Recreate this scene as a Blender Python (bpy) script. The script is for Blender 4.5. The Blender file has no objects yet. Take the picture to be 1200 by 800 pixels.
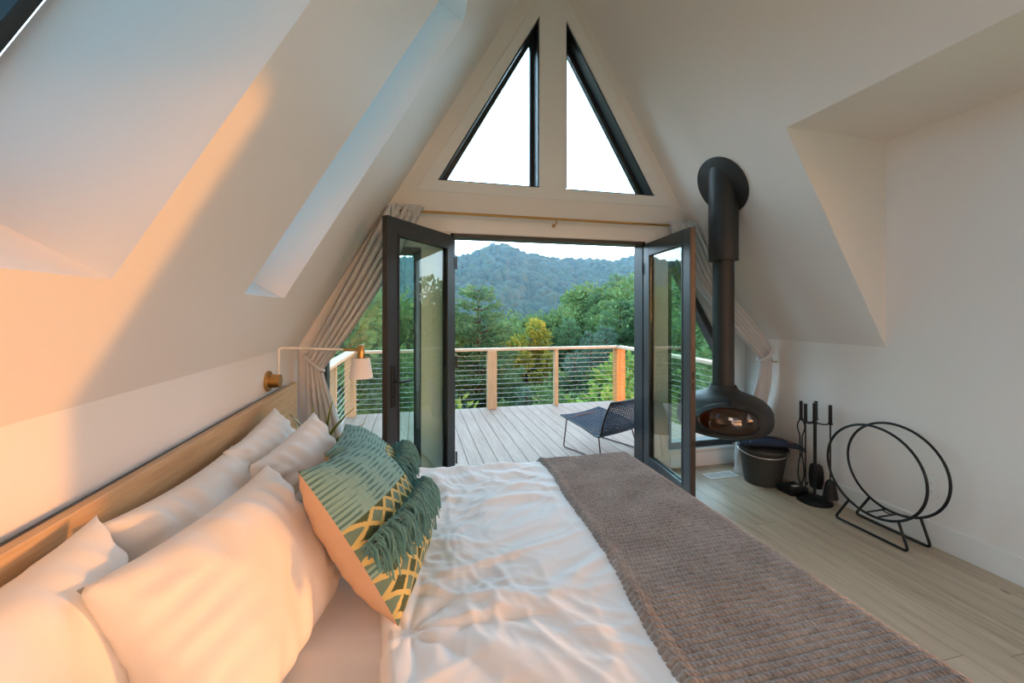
import bpy, bmesh, math, random
from mathutils import Vector, Matrix, Euler, noise
from mathutils.geometry import tessellate_polygon

SC = bpy.context.scene
COL = SC.collection
PI = math.pi
random.seed(7)
V = Vector

# ------------------------------------------------------------------ helpers
def wloc(o):
    p = V((0, 0, 0))
    while o is not None:
        p = p + o.location
        o = o.parent
    return p

def props(o, label=None, cat=None, group=None, kind=None):
    if label: o['label'] = label
    if cat: o['category'] = cat
    if group: o['group'] = group
    if kind: o['kind'] = kind
    return o

def thing(name, label, cat, loc=(0, 0, 0), group=None, kind=None):
    o = bpy.data.objects.new(name, None)
    o.empty_display_size = 0.1
    COL.objects.link(o)
    o.location = loc
    return props(o, label, cat, group, kind)

class MB:
    """collects geometry in world metres, links it as one mesh object"""
    def __init__(s):
        s.v = []; s.f = []; s.uv = None; s.mi = []
    def add(s, vs, fs, mi=0):
        b = len(s.v)
        s.v += [tuple(p) for p in vs]
        s.f += [tuple(i + b for i in f) for f in fs]
        s.mi += [mi] * len(fs)
        return s
    def box(s, a, b, mi=0):
        x0, y0, z0 = [min(p, q) for p, q in zip(a, b)]
        x1, y1, z1 = [max(p, q) for p, q in zip(a, b)]
        vs = [(x0,y0,z0),(x1,y0,z0),(x1,y1,z0),(x0,y1,z0),(x0,y0,z1),(x1,y0,z1),(x1,y1,z1),(x0,y1,z1)]
        return s.add(vs, [(0,3,2,1),(4,5,6,7),(0,1,5,4),(1,2,6,5),(2,3,7,6),(3,0,4,7)], mi)
    def bar(s, p, q, w, h, up=(0, 0, 1), mi=0):
        """rectangular bar from p to q, w across, h along up"""
        p, q, up = V(p), V(q), V(up)
        d = (q - p).normalized()
        side = d.cross(up)
        if side.length < 1e-5: side = d.cross(V((1, 0, 0)))
        side.normalize(); u2 = side.cross(d).normalized()
        vs = []
        for c in (p, q):
            for a, b in ((-1,-1),(1,-1),(1,1),(-1,1)):
                vs.append(c + side * (a * w / 2) + u2 * (b * h / 2))
        return s.add(vs, [(3,2,1,0),(4,5,6,7),(0,1,5,4),(1,2,6,5),(2,3,7,6),(3,0,4,7)], mi)
    def tube(s, pts, r, n=10, closed=False, caps=True, mi=0):
        pts = [V(p) for p in pts]
        m = len(pts)
        rr = r if isinstance(r, (list, tuple)) else [r] * m
        ring = []; prev = None
        for i, p in enumerate(pts):
            if closed: t = pts[(i + 1) % m] - pts[i - 1]
            elif i == 0: t = pts[1] - p
            elif i == m - 1: t = p - pts[i - 1]
            else: t = (pts[i + 1] - p).normalized() + (p - pts[i - 1]).normalized()
            if t.length < 1e-9: t = V((0, 0, 1))
            t.normalize()
            if prev is None:
                a = V((0, 0, 1)) if abs(t.z) < 0.9 else V((1, 0, 0))
                a = (a - t * a.dot(t)).normalized()
            else:
                a = prev - t * prev.dot(t)
                if a.length < 1e-6: a = t.orthogonal()
                a.normalize()
            prev = a; b = t.cross(a)
            ring.append([p + (a * math.cos(2*PI*k/n) + b * math.sin(2*PI*k/n)) * rr[i] for k in range(n)])
        vs = [q for rg in ring for q in rg]; fs = []
        for i in range(m if closed else m - 1):
            j = (i + 1) % m
            for k in range(n):
                l = (k + 1) % n
                fs.append((i*n+k, i*n+l, j*n+l, j*n+k))
        if caps and not closed:
            fs.append(tuple(range(n - 1, -1, -1)))
            fs.append(tuple((m - 1) * n + k for k in range(n)))
        return s.add(vs, fs, mi)
    def lathe(s, prof, c=(0, 0, 0), n=32, M=None, capb=True, capt=True, mi=0):
        c = V(c); vs = []; fs = []
        for r, z in prof:
            for k in range(n):
                p = V((r * math.cos(2*PI*k/n), r * math.sin(2*PI*k/n), z))
                if M is not None: p = M @ p
                vs.append(c + p)
        for i in range(len(prof) - 1):
            for k in range(n):
                l = (k + 1) % n
                fs.append((i*n+k, i*n+l, (i+1)*n+l, (i+1)*n+k))
        if capb: fs.append(tuple(range(n - 1, -1, -1)))
        if capt: fs.append(tuple((len(prof) - 1) * n + k for k in range(n)))
        return s.add(vs, fs, mi)
    def plate(s, outer, holes, fn, w0, w1, mi=0):
        """polygon with holes, fn(u, v, w) -> 3D, between w0 and w1"""
        loops = [outer] + holes
        flat = [p for l in loops for p in l]
        tris = tessellate_polygon([[V((p[0], p[1], 0)) for p in l] for l in loops])
        n = len(flat)
        vs = [fn(p[0], p[1], w0) for p in flat] + [fn(p[0], p[1], w1) for p in flat]
        fs = [tuple(t) for t in tris] + [tuple(i + n for i in reversed(t)) for t in tris]
        b = 0
        for l in loops:
            m = len(l)
            for i in range(m):
                j = (i + 1) % m
                fs.append((b+i, b+j, n+b+j, n+b+i))
            b += m
        return s.add(vs, fs, mi)
    def grid(s, fn, nu, nv, mi=0, closed_u=False):
        vs = [fn(i / nu, j / nv) for j in range(nv + 1) for i in range(nu + 1)]
        w = nu + 1; fs = []
        for j in range(nv):
            for i in range(nu):
                fs.append((j*w+i, j*w+i+1, (j+1)*w+i+1, (j+1)*w+i))
        return s.add(vs, fs, mi)
    def build(s, name, mat, parent=None, smooth=True, bevel=0, sub=0, solid=0, sharp=38, recalc=True, seg=2, weld=False):
        me = bpy.data.meshes.new(name)
        off = wloc(parent) if parent is not None else V((0, 0, 0))
        if parent is None:
            xs = [p[0] for p in s.v]; ys = [p[1] for p in s.v]; zs = [p[2] for p in s.v]
            off = V(((min(xs)+max(xs))/2, (min(ys)+max(ys))/2, min(zs)))
        me.from_pydata([(p[0]-off.x, p[1]-off.y, p[2]-off.z) for p in s.v], [], s.f)
        if s.uv:
            ul = me.uv_layers.new(name='UVMap')
            for lp in me.loops: ul.data[lp.index].uv = s.uv[lp.vertex_index]
        mats = mat if isinstance(mat, (list, tuple)) else [mat]
        for m in mats: me.materials.append(m)
        if len(mats) > 1:
            me.polygons.foreach_set('material_index', s.mi)
        if recalc or smooth:
            bm = bmesh.new(); bm.from_mesh(me)
            if weld: bmesh.ops.remove_doubles(bm, verts=bm.verts, dist=1e-5)
            if recalc: bmesh.ops.recalc_face_normals(bm, faces=bm.faces)
            if smooth:
                a = math.radians(sharp)
                for f in bm.faces: f.smooth = True
                for e in bm.edges:
                    if len(e.link_faces) == 2 and e.calc_face_angle(0) > a: e.smooth = False
            bm.to_mesh(me); bm.free()
        o = bpy.data.objects.new(name, me)
        COL.objects.link(o)
        if parent is not None: o.parent = parent
        else: o.location = off
        if solid:
            m = o.modifiers.new('s', 'SOLIDIFY'); m.thickness = solid; m.offset = 0
        if bevel:
            m = o.modifiers.new('b', 'BEVEL'); m.width = bevel; m.segments = seg; m.limit_method = 'ANGLE'; m.angle_limit = 0.6
        if sub:
            m = o.modifiers.new('u', 'SUBSURF'); m.levels = sub; m.render_levels = sub
        return o

def struct(o, label=None):
    o['kind'] = 'structure'
    if label: o['label'] = label
    return o

def arc(pts, r=0.03, n=5, closed=False):
    """round the corners of a polyline"""
    pts = [V(p) for p in pts]; out = []; m = len(pts)
    for i, p in enumerate(pts):
        if not closed and i in (0, m - 1): out.append(p); continue
        a = pts[i - 1] - p; b = pts[(i + 1) % m] - p
        k = min(r, a.length * .45, b.length * .45)
        p0 = p + a.normalized() * k; p2 = p + b.normalized() * k
        for j in range(n + 1):
            t = j / n
            out.append(p0 * (1-t)**2 + p * 2*t*(1-t) + p2 * t*t)
    return out

def copy_tree(o, parent=None):
    c = o.copy(); COL.objects.link(c)
    if parent is not None: c.parent = parent
    for ch in list(o.children): copy_tree(ch, c)
    return c

def fbm(p, oct=3):
    s = 0; a = 1; q = V(p)
    for _ in range(oct):
        s += a * noise.noise(q); q = q * 2.03; a *= .5
    return s
def smooth01(a, b, x):
    t = max(0, min(1, (x - a) / (b - a))); return t * t * (3 - 2 * t)

# ------------------------------------------------------------------ materials
class NT:
    def __init__(s, m):
        s.t = m.node_tree; s.n = s.t.nodes; s.l = s.t.links
    def node(s, typ, **kw):
        n = s.n.new(typ)
        for k, v in kw.items():
            if k in n.inputs: s.set(n.inputs[k], v)
            else: setattr(n, k, v)
        return n
    def set(s, sock, v):
        if isinstance(v, bpy.types.NodeSocket): s.l.new(v, sock)
        else: sock.default_value = v
    def m(s, op, a, b=0.0, c=0.0):
        n = s.n.new('ShaderNodeMath'); n.operation = op
        s.set(n.inputs[0], a); s.set(n.inputs[1], b); s.set(n.inputs[2], c)
        return n.outputs[0]
    def mix(s, f, a, b):
        n = s.n.new('ShaderNodeMix'); n.data_type = 'RGBA'
        s.set(n.inputs[0], f); s.set(n.inputs[6], a); s.set(n.inputs[7], b)
        return n.outputs[2]
    def ramp(s, f, stops):
        n = s.n.new('ShaderNodeValToRGB')
        while len(n.color_ramp.elements) < len(stops): n.color_ramp.elements.new(0.5)
        for e, (p, c) in zip(n.color_ramp.elements, stops): e.position = p; e.color = c
        s.set(n.inputs[0], f); return n.outputs[0]
    def obj(s): return s.node('ShaderNodeTexCoord').outputs['Object']
    def xyz(s, v):
        n = s.n.new('ShaderNodeSeparateXYZ'); s.l.new(v, n.inputs[0]); return n.outputs
    def mapv(s, v, scale=(1,1,1), loc=(0,0,0), rot=(0,0,0)):
        n = s.n.new('ShaderNodeMapping'); s.l.new(v, n.inputs[0])
        n.inputs['Scale'].default_value = scale; n.inputs['Location'].default_value = loc; n.inputs['Rotation'].default_value = rot
        return n.outputs[0]
    def noise(s, v, scale=5, detail=3, rough=.5):
        n = s.n.new('ShaderNodeTexNoise'); s.l.new(v, n.inputs['Vector'])
        n.inputs['Scale'].default_value = scale; n.inputs['Detail'].default_value = detail; n.inputs['Roughness'].default_value = rough
        return n.outputs['Fac']
    def bump(s, h, strength=.3, dist=.01):
        n = s.n.new('ShaderNodeBump'); s.l.new(h, n.inputs['Height'])
        n.inputs['Strength'].default_value = strength; n.inputs['Distance'].default_value = dist
        return n.outputs[0]

def rgba(c): return (c[0], c[1], c[2], 1)
def new_mat(name):
    m = bpy.data.materials.new(name); m.use_nodes = True
    t = NT(m); return m, t, m.node_tree.nodes['Principled BSDF']

def plain(name, c, rough=.5, metal=0, var=.06, scale=20, bump=0, bscale=200, spec=.5, sheen=0):
    m, t, b = new_mat(name)
    o = t.obj()
    k = t.noise(o, scale, 3)
    d = tuple(max(0, x * (1 - var)) for x in c); e = tuple(min(1, x * (1 + var)) for x in c)
    t.set(b.inputs['Base Color'], t.mix(k, rgba(d), rgba(e)))
    b.inputs['Roughness'].default_value = rough; b.inputs['Metallic'].default_value = metal
    b.inputs['Specular IOR Level'].default_value = spec
    if sheen: b.inputs['Sheen Weight'].default_value = sheen
    if bump:
        t.set(b.inputs['Normal'], t.bump(t.noise(o, bscale, 2), bump, .003))
    return m

def wood(name, c0, c1, axis='y', scale=1.0, rough=.5, spec=.4, stretch=14):
    m, t, b = new_mat(name)
    sc = {'x': (1, stretch, stretch), 'y': (stretch, 1, stretch), 'z': (stretch, stretch, 1)}[axis]
    v = t.mapv(t.obj(), tuple(k * scale for k in sc))
    k = t.noise(v, 2.2, 5, .6)
    k2 = t.noise(v, 9, 3, .6)
    f = t.m('ADD', t.m('MULTIPLY', k, .75), t.m('MULTIPLY', k2, .3))
    t.set(b.inputs['Base Color'], t.ramp(f, [(.3, rgba(c0)), (.72, rgba(c1))]))
    b.inputs['Roughness'].default_value = rough; b.inputs['Specular IOR Level'].default_value = spec
    t.set(b.inputs['Normal'], t.bump(k2, .12, .003))
    return m

M = {}
M['wall'] = plain('wall_paint', (.84, .795, .75), .6, 0, .012, 3, .05, 300, .3)
M['trimw'] = plain('trim_paint', (.84, .82, .79), .4, 0, .012, 3, 0, 0, .4)
M['linen'] = plain('white_linen', (.84, .83, .83), .85, 0, .02, 8, .12, 900, .15, .2)
M['pillowcase'] = plain('pillowcase_linen', (.79, .755, .72), .85, 0, .02, 8, .12, 900, .15, .2)
M['sheet'] = plain('white_sheet', (.84, .82, .81), .85, 0, .02, 8, .1, 900, .15, .2)
M['curtain'] = plain('grey_linen', (.64, .64, .65), .9, 0, .03, 12, .15, 700, .1, .2)
M['dark'] = plain('charcoal_frame', (.030, .034, .038), .38, 0, .05, 10, 0, 0, .5)
M['bronze'] = plain('bronze_edge', (.06, .045, .038), .4, .3, .1, 30)
M['black'] = plain('black_iron', (.012, .012, .013), .42, .3, .1, 40, .05, 300)
M['stove'] = plain('stove_black', (.028, .028, .029), .5, .2, .08, 30, .06, 400)
M['brass'] = plain('brass', (.50, .28, .09), .32, .9, .1, 25)
M['cream'] = plain('cream_metal', (.80, .75, .66), .45, 0, .03, 12)
M['shade'] = plain('linen_shade', (.80, .74, .68), .8, 0, .03, 60, .1, 500)
M['white'] = plain('white_plastic', (.82, .81, .79), .4, 0, .01, 5)
M['steel'] = plain('steel_cable', (.62, .62, .60), .35, .8, .05, 30)
M['bucket'] = plain('bucket_grey', (.055, .055, .052), .45, .3, .1, 20)
M['denim'] = plain('navy_canvas', (.034, .050, .085), .85, 0, .25, 60, .3, 500, .2)
M['leather'] = plain('leather_patch', (.24, .09, .05), .6, 0, .1, 60)
M['navy'] = plain('navy_webbing', (.014, .030, .060), .6, 0, .12, 40)
M['redwire'] = plain('dark_wire', (.06, .028, .03), .45, .3, .1, 40)
M['tealyarn'] = plain('teal_yarn', (.10, .25, .255), .95, 0, .35, 30, .3, 300, .1, .3)
M['peach'] = plain('peach_linen', (.60, .40, .27), .9, 0, .05, 40, .25, 700, .1)
M['leafd'] = plain('snake_leaf', (.06, .16, .05), .4, 0, .5, 40)
M['leafy'] = plain('snake_leaf_edge', (.45, .42, .10), .45, 0, .15, 40)
M['pot'] = plain('pot_grey', (.35, .34, .33), .6, 0, .05, 20)
M['soil'] = plain('soil', (.05, .035, .025), .95, 0, .3, 60)
M['hb'] = wood('headboard_oak', (.42, .25, .12), (.62, .42, .23), 'y', 1.0, .45)
M['cedar'] = wood('cedar_pale', (.40, .25, .13), (.60, .42, .25), 'z', 1.2, .6)
M['cedarh'] = wood('cedar_rail', (.42, .29, .18), (.62, .47, .33), 'x', 1.2, .6)
M['cedarhy'] = wood('cedar_rail_side', (.42, .29, .18), (.62, .47, .33), 'y', 1.2, .6)
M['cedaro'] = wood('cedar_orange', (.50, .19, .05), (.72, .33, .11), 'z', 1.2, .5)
M['deck'] = wood('deck_boards', (.23, .165, .13), (.38, .285, .225), 'y', .8, .7, .3)
M['bark'] = plain('bark', (.09, .065, .05), .95, 0, .4, 6, .5, 20)

def floor_mat():
    m, t, b = new_mat('oak_planks')
    o = t.obj(); x, y, z = t.xyz(o)
    px = t.m('DIVIDE', x, .19)
    row = t.m('FLOOR', px); fx = t.m('FRACT', px)
    wn = t.node('ShaderNodeTexWhiteNoise', noise_dimensions='1D'); t.set(wn.inputs['W'], row)
    sh = wn.outputs['Value']
    py = t.m('DIVIDE', t.m('ADD', y, t.m('MULTIPLY', sh, 1.7)), 1.75)
    col = t.m('FLOOR', py); fy = t.m('FRACT', py)
    wn2 = t.node('ShaderNodeTexWhiteNoise', noise_dimensions='2D')
    cv = t.node('ShaderNodeCombineXYZ'); t.set(cv.inputs[0], row); t.set(cv.inputs[1], col)
    t.l.new(cv.outputs[0], wn2.inputs['Vector'])
    pid = wn2.outputs['Value']
    cv2 = t.node('ShaderNodeCombineXYZ')
    t.set(cv2.inputs[0], t.m('MULTIPLY', x, 13)); t.set(cv2.inputs[1], t.m('ADD', y, t.m('MULTIPLY', pid, 50))); t.set(cv2.inputs[2], pid)
    g1 = t.noise(cv2.outputs[0], 1.6, 5, .65)
    g2 = t.noise(cv2.outputs[0], 8, 4, .6)
    f = t.m('ADD', t.m('MULTIPLY', g1, .65), t.m('ADD', t.m('MULTIPLY', g2, .3), t.m('MULTIPLY', pid, .16)))
    c = t.ramp(f, [(.28, (.25, .16, .10, 1)), (.5, (.50, .375, .26, 1)), (.8, (.66, .52, .38, 1))])
    # knots
    vo = t.node('ShaderNodeTexVoronoi'); t.l.new(t.mapv(o, (2.6, 1.1, 1)), vo.inputs['Vector']); vo.inputs['Scale'].default_value = 1.3
    kn = t.m('LESS_THAN', t.m('ADD', vo.outputs['Distance'], t.m('MULTIPLY', g2, .06)), .075)
    c = t.mix(t.m('MULTIPLY', kn, .6), c, (.10, .065, .045, 1))
    seam = t.m('MAXIMUM', t.m('LESS_THAN', fx, .012), t.m('LESS_THAN', fy, .0016))
    c = t.mix(t.m('MULTIPLY', seam, .75), c, (.08, .055, .04, 1))
    t.set(b.inputs['Base Color'], c)
    b.inputs['Roughness'].default_value = .38; b.inputs['Specular IOR Level'].default_value = .45
    t.set(b.inputs['Normal'], t.bump(t.m('SUBTRACT', g2, t.m('MULTIPLY', seam, 2)), .15, .004))
    return m
M['floor'] = floor_mat()

def knit_mat():
    m, t, b = new_mat('knit_wool')
    o = t.obj()
    f = t.m('ADD', t.m('MULTIPLY', t.noise(o, 60, 3, .6), .6), t.m('MULTIPLY', t.noise(o, 7, 2), .4))
    t.set(b.inputs['Base Color'], t.ramp(f, [(.3, (.17, .15, .14, 1)), (.7, (.42, .375, .35, 1))]))
    b.inputs['Roughness'].default_value = .95; b.inputs['Specular IOR Level'].default_value = .1
    b.inputs['Sheen Weight'].default_value = .25
    t.set(b.inputs['Normal'], t.bump(t.noise(o, 500, 2), .4, .003))
    return m
M['knit'] = knit_mat()

def cushion_mat():
    m, t, b = new_mat('teal_pattern')
    uv = t.node('ShaderNodeUVMap').outputs[0]
    u, v, _ = t.xyz(uv)
    # diamond lattice
    a = t.m('ABSOLUTE', t.m('SUBTRACT', t.m('FRACT', t.m('MULTIPLY', u, 8.5)), .5))
    c = t.m('ABSOLUTE', t.m('SUBTRACT', t.m('FRACT', t.m('MULTIPLY', v, 9.5)), .5))
    d = t.m('ADD', a, c)
    step = t.noise(t.mapv(uv, (70, 70, 1)), 1, 0)
    d = t.m('ADD', d, t.m('MULTIPLY', t.m('SUBTRACT', step, .5), .1))
    line = t.m('LESS_THAN', t.m('ABSOLUTE', t.m('SUBTRACT', d, .5)), .13)
    inn = t.m('LESS_THAN', d, .37)
    dia = t.mix(line, t.mix(inn, (.16, .25, .20, 1), (.085, .115, .065, 1)), (.62, .50, .20, 1))
    # ribbed teal
    rib = t.m('SINE', t.m('MULTIPLY', v, 230))
    dash = t.m('MULTIPLY', t.m('GREATER_THAN', t.m('SINE', t.m('MULTIPLY', v, 190)), .15), t.m('GREATER_THAN', t.m('FRACT', t.m('ADD', t.m('MULTIPLY', u, 4.5), t.m('MULTIPLY', t.noise(t.mapv(uv, (4, 90, 1)), 1, 1), 1.6))), .45))
    teal = t.mix(t.m('MULTIPLY', dash, .75), (.25, .42, .38, 1), (.05, .14, .14, 1))
    band = t.m('MAXIMUM', t.m('GREATER_THAN', v, .58), t.m('MULTIPLY', t.m('GREATER_THAN', v, .27), t.m('LESS_THAN', v, .33)))
    t.set(b.inputs['Base Color'], t.mix(band, dia, teal))
    b.inputs['Roughness'].default_value = .95; b.inputs['Specular IOR Level'].default_value = .1
    w = t.m('ADD', t.m('MULTIPLY', rib, .5), t.m('SINE', t.m('MULTIPLY', u, 180)))
    t.set(b.inputs['Normal'], t.bump(w, .25, .004))
    return m
M['cushion'] = cushion_mat()

def glass_mat(name, tint, refl=1.0):
    m = bpy.data.materials.new(name); m.use_nodes = True
    t = NT(m); t.n.clear()
    out = t.node('ShaderNodeOutputMaterial')
    tr = t.node('ShaderNodeBsdfTransparent'); tr.inputs[0].default_value = rgba(tint)
    gl = t.node('ShaderNodeBsdfGlossy'); gl.inputs['Roughness'].default_value = .0; gl.inputs[0].default_value = (1, 1, 1, 1)
    lw = t.node('ShaderNodeLayerWeight'); lw.inputs['Blend'].default_value = .5
    f = t.m('MULTIPLY', t.m('ADD', .04, t.m('MULTIPLY', t.m('POWER', lw.outputs['Facing'], 5), .9)), refl)
    mx = t.node('ShaderNodeMixShader')
    t.l.new(f, mx.inputs[0]); t.l.new(tr.outputs[0], mx.inputs[1]); t.l.new(gl.outputs[0], mx.inputs[2])
    t.l.new(mx.outputs[0], out.inputs[0])
    return m
M['glass'] = glass_mat('door_glass', (.82, .93, .88), 1.35)
M['clear'] = glass_mat('window_glass', (.93, .97, .96), 1.0)
M['tinted'] = glass_mat('skylight_glass', (.48, .66, .72), 1.0)
M['amber'] = glass_mat('stove_glass', (.62, .40, .20), 1.6)

def leaf_mat(name, c0, c1, scale=1.2, trans=.25):
    m, t, b = new_mat(name)
    o = t.node('ShaderNodeTexCoord').outputs['Object']
    k = t.m('ADD', t.m('MULTIPLY', t.noise(o, scale, 3), .6), t.m('MULTIPLY', t.noise(o, scale * 14, 2), .4))
    col = t.ramp(k, [(.32, rgba(c0)), (.68, rgba(c1))])
    t.set(b.inputs['Base Color'], col)
    b.inputs['Roughness'].default_value = .75; b.inputs['Specular IOR Level'].default_value = .2
    tl = t.node('ShaderNodeBsdfTranslucent'); t.l.new(col, tl.inputs[0])
    mx = t.node('ShaderNodeMixShader'); mx.inputs[0].default_value = trans
    out = m.node_tree.nodes['Material Output']
    t.l.new(b.outputs[0], mx.inputs[1]); t.l.new(tl.outputs[0], mx.inputs[2]); t.l.new(mx.outputs[0], out.inputs[0])
    return m
M['pine'] = leaf_mat('pine_needles', (.070, .165, .085), (.185, .345, .165))
M['spruce'] = leaf_mat('spruce_needles', (.060, .145, .110), (.160, .290, .215))
M['decid'] = leaf_mat('green_leaves', (.075, .165, .065), (.205, .345, .125))
M['yellow'] = leaf_mat('yellow_leaves', (.16, .23, .04), (.46, .44, .08))
M['bright'] = leaf_mat('bright_leaves', (.10, .23, .04), (.30, .46, .10))
M['forest'] = leaf_mat('forest_crowns', (.008, .030, .016), (.046, .088, .040), .12, .0)
M['ground'] = plain('forest_ground', (.05, .09, .035), .95, 0, .4, .3, 0, 0, .1)

# ------------------------------------------------------------------ dimensions
XL, XR, D = -.87, 3.22, 3.42          # knee walls, gable
XC = (XL + XR) / 2
ZK, SL = 1.243, 1.70                  # knee height, roof pitch
ZA = ZK + SL * (XR - XC)
YB = -2.6                             # rear gable
RT = .42                              # roof thickness
q = math.hypot(1, SL)
def roofL(y, s, w):                   # s along the slope, w outward
    return (XL + s / q - w * SL / q, y, ZK + s * SL / q + w / q)
def roofR(y, s, w):
    return (XR - s / q + w * SL / q, y, ZK + s * SL / q + w / q)
SA = (XR - XC) * q
def s_at(z): return (z - ZK) / SL * q

# ------------------------------------------------------------------ room shell
struct(MB().box((XL-.3, YB-.1, -.12), (XR+.3, D+.16, 0)).build('floor', M['floor'], smooth=False), 'pale greyish oak plank floor of the bedroom')
struct(MB().box((XL-.14, YB, 0), (XL, D+.05, ZK+.02)).build('wall_left', M['wall'], smooth=False), 'low white knee wall behind the headboard')

# right wall: knee height near the gable, full height inside the dormer
DY0, DY1, DZ = -1.7, 2.17, 2.70
DW = (-1.45, .90, .55, 2.56)          # unseen dormer window y0 y1 z0 z1, sized to carry the sunlight
wr = MB()
wr.plate([(YB, 0), (D+.05, 0), (D+.05, ZK), (DY1, ZK), (DY1, DZ+.05), (DY0, DZ+.05), (DY0, ZK), (YB, ZK)],
         [[(DW[0], DW[2]), (DW[1], DW[2]), (DW[1], DW[3]), (DW[0], DW[3])]],
         lambda u, v, w: (XR + w, u, v), 0, .15)
struct(wr.build('wall_right', M['wall'], smooth=False), 'white right wall with the dormer recess')

# slopes
HS0, HS1 = s_at(1.565), s_at(3.19)
SKY = [(1.86, 2.375), (.60, 1.12), (-.66, -.14)]  # last well is unseen, added to brighten the room
cl = MB().plate([(YB-.1, -.02), (D+.3, -.02), (D+.3, SA), (YB-.1, SA)],
                [[(a, HS0), (b, HS0), (b, HS1), (a, HS1)] for a, b in SKY], roofL, 0, RT)
struct(cl.build('ceiling_left', M['wall'], smooth=False), 'white sloping ceiling with deep skylight wells above the bed')
sd = s_at(DZ)
cr = MB().plate([(YB-.1, -.02), (DY0, -.02), (DY0, sd), (DY1, sd), (DY1, -.02), (D+.3, -.02), (D+.3, SA), (YB-.1, SA)], [], roofR, 0, .2)
struct(cr.build('ceiling_right', M['wall'], smooth=False), 'white sloping ceiling above the hanging stove')
xd = XR - (DZ - ZK) / SL
struct(MB().box((xd, DY0-.1, DZ), (XR+.15, DY1+.1, DZ+.12)).build('ceiling_dormer', M['wall'], smooth=False), 'flat white ceiling of the dormer')
for nm, y0, y1, lb in (('wall_dormer_front', DY1-.004, DY1+.09, 'white triangular cheek of the dormer'), ('wall_dormer_rear', DY0-.09, DY0+.004, 'rear triangular cheek of the dormer')):
    struct(MB().plate([(xd, DZ+.01), (XR+.1, DZ+.01), (XR+.1, ZK-.17), (XR, ZK)], [], lambda u, v, w: (u, w, v), y0, y1).build(nm, M['wall'], smooth=False), lb)

# front gable
DX0, DX1, DZT = .285, 2.105, 2.155
tL = [(.179, 2.588), (1.06, 2.588), (1.06, 4.095)]
tR = [(1.31, 2.588), (2.20, 2.588), (1.31, 4.105)]
sL = [(-.74, .17), (.045, .17), (.045, 2.03), (-.24, 2.03), (-.74, 1.17)]
sR = [(2.345, .17), (3.10, .17), (3.10, .94), (2.455, 2.03), (2.345, 2.03)]
outer = [(XL-.1, 0), (XR+.1, 0), (XR+.1, ZK), (XC, ZA+.15), (XL-.1, ZK)]
dh = [(DX0, .035), (DX1, .035), (DX1, DZT), (DX0, DZT)]
gf = MB().plate(outer, [dh, tL, tR, sL, sR], lambda u, v, w: (u, w, v), D, D+.20)
struct(gf.build('wall_front', M['wall'], smooth=False), 'white gable wall around the open french doors')
# rear gable; its openings are unseen, added to let in fill light
gb = MB().plate(outer, [[(.0, .1), (2.35, .1), (2.35, 2.2), (.0, 2.2)], tL, tR], lambda u, v, w: (u, w, v), YB-.17, YB)
struct(gb.build('wall_rear', M['wall'], smooth=False), 'rear gable wall of the bedroom')

def window(name, poly, y0, depth, fw, label, glass='clear', gy=None, fmat='dark', fn=None, axis_map=None):
    """frame of mitred bars along a polygon in X-Z, with one pane"""
    mp = axis_map or (lambda u, v, w: (u, w, v))
    n = len(poly); P = [V((p[0], p[1])) for p in poly]
    c = sum(P, V((0, 0))) / n
    area = sum(P[i].x * P[(i+1) % n].y - P[(i+1) % n].x * P[i].y for i in range(n))
    inn = []
    for i in range(n):
        a, b, d = P[i-1], P[i], P[(i+1) % n]
        e0 = (b - a).normalized(); e1 = (d - b).normalized()
        sg = 1 if area > 0 else -1
        n0 = V((-e0.y, e0.x)) * sg; n1 = V((-e1.y, e1.x)) * sg
        den = 1 + n0.dot(n1)
        inn.append(b + (n0 + n1) * (fw / max(den, .15)))
    root = thing(name, label, None, mp(c.x, min(p.y for p in P), y0 + depth / 2)); root['kind'] = 'structure'
    fr = MB()
    for i in range(n):
        j = (i + 1) % n
        qd = [P[i], P[j], inn[j], inn[i]]
        vs = [mp(p.x, p.y, y0) for p in qd] + [mp(p.x, p.y, y0 + depth) for p in qd]
        fr.add(vs, [(0,1,2,3),(7,6,5,4),(0,4,5,1),(1,5,6,2),(2,6,7,3),(3,7,4,0)])
    fr.build('frame', M[fmat], root, smooth=False, bevel=.004)
    g = gy if gy is not None else y0 + depth * .6
    MB().plate([tuple(p) for p in inn], [], mp, g, g + .006).build('glass', M[glass], root, smooth=False)
    return root
for nm, tri, lb in (('window_1', tL, 'left triangular window high in the gable'), ('window_2', tR, 'right triangular window high in the gable')):
    r_ = window(nm, tri, D+.135, .055, .048, lb)
    ln = MB()
    for a, b in ((0, 1), (1, 2), (2, 0)):
        A_, B_ = V(tri[a]), V(tri[b]); e_ = (B_ - A_).normalized(); n_ = V((-e_.y, e_.x)) * .012
        if n_.dot(sum((V(p) for p in tri), V((0, 0))) / 3 - A_) < 0: n_ = -n_
        q4 = [A_, B_, B_ + n_ - e_ * .02, A_ + n_ + e_ * .02]
        ln.add([(p.x, y, p.y) for y in (D+.004, D+.19) for p in q4], [(0,1,2,3),(7,6,5,4),(0,4,5,1),(1,5,6,2),(2,6,7,3),(3,7,4,0)])
    ln.build('liner', M['dark'], r_, smooth=False)
window('window_3', sL, D+.03, .11, .06, 'low side window left of the french doors behind the curtain')
window('window_4', sR, D+.03, .11, .06, 'low side window right of the french doors behind the stove')
window('window_5', [(DW[0], DW[2]), (DW[1], DW[2]), (DW[1], DW[3]), (DW[0], DW[3])], XR+.06, .07, .06,
       'unseen dormer window in the right wall', axis_map=lambda u, v, w: (w, u, v))
window('window_6', [(.0, .1), (2.35, .1), (2.35, 2.2), (.0, 2.2)], YB-.13, .08, .07, 'unseen glazed door added in the rear gable for fill light')  # rear panes out of view, put in to carry daylight
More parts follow.
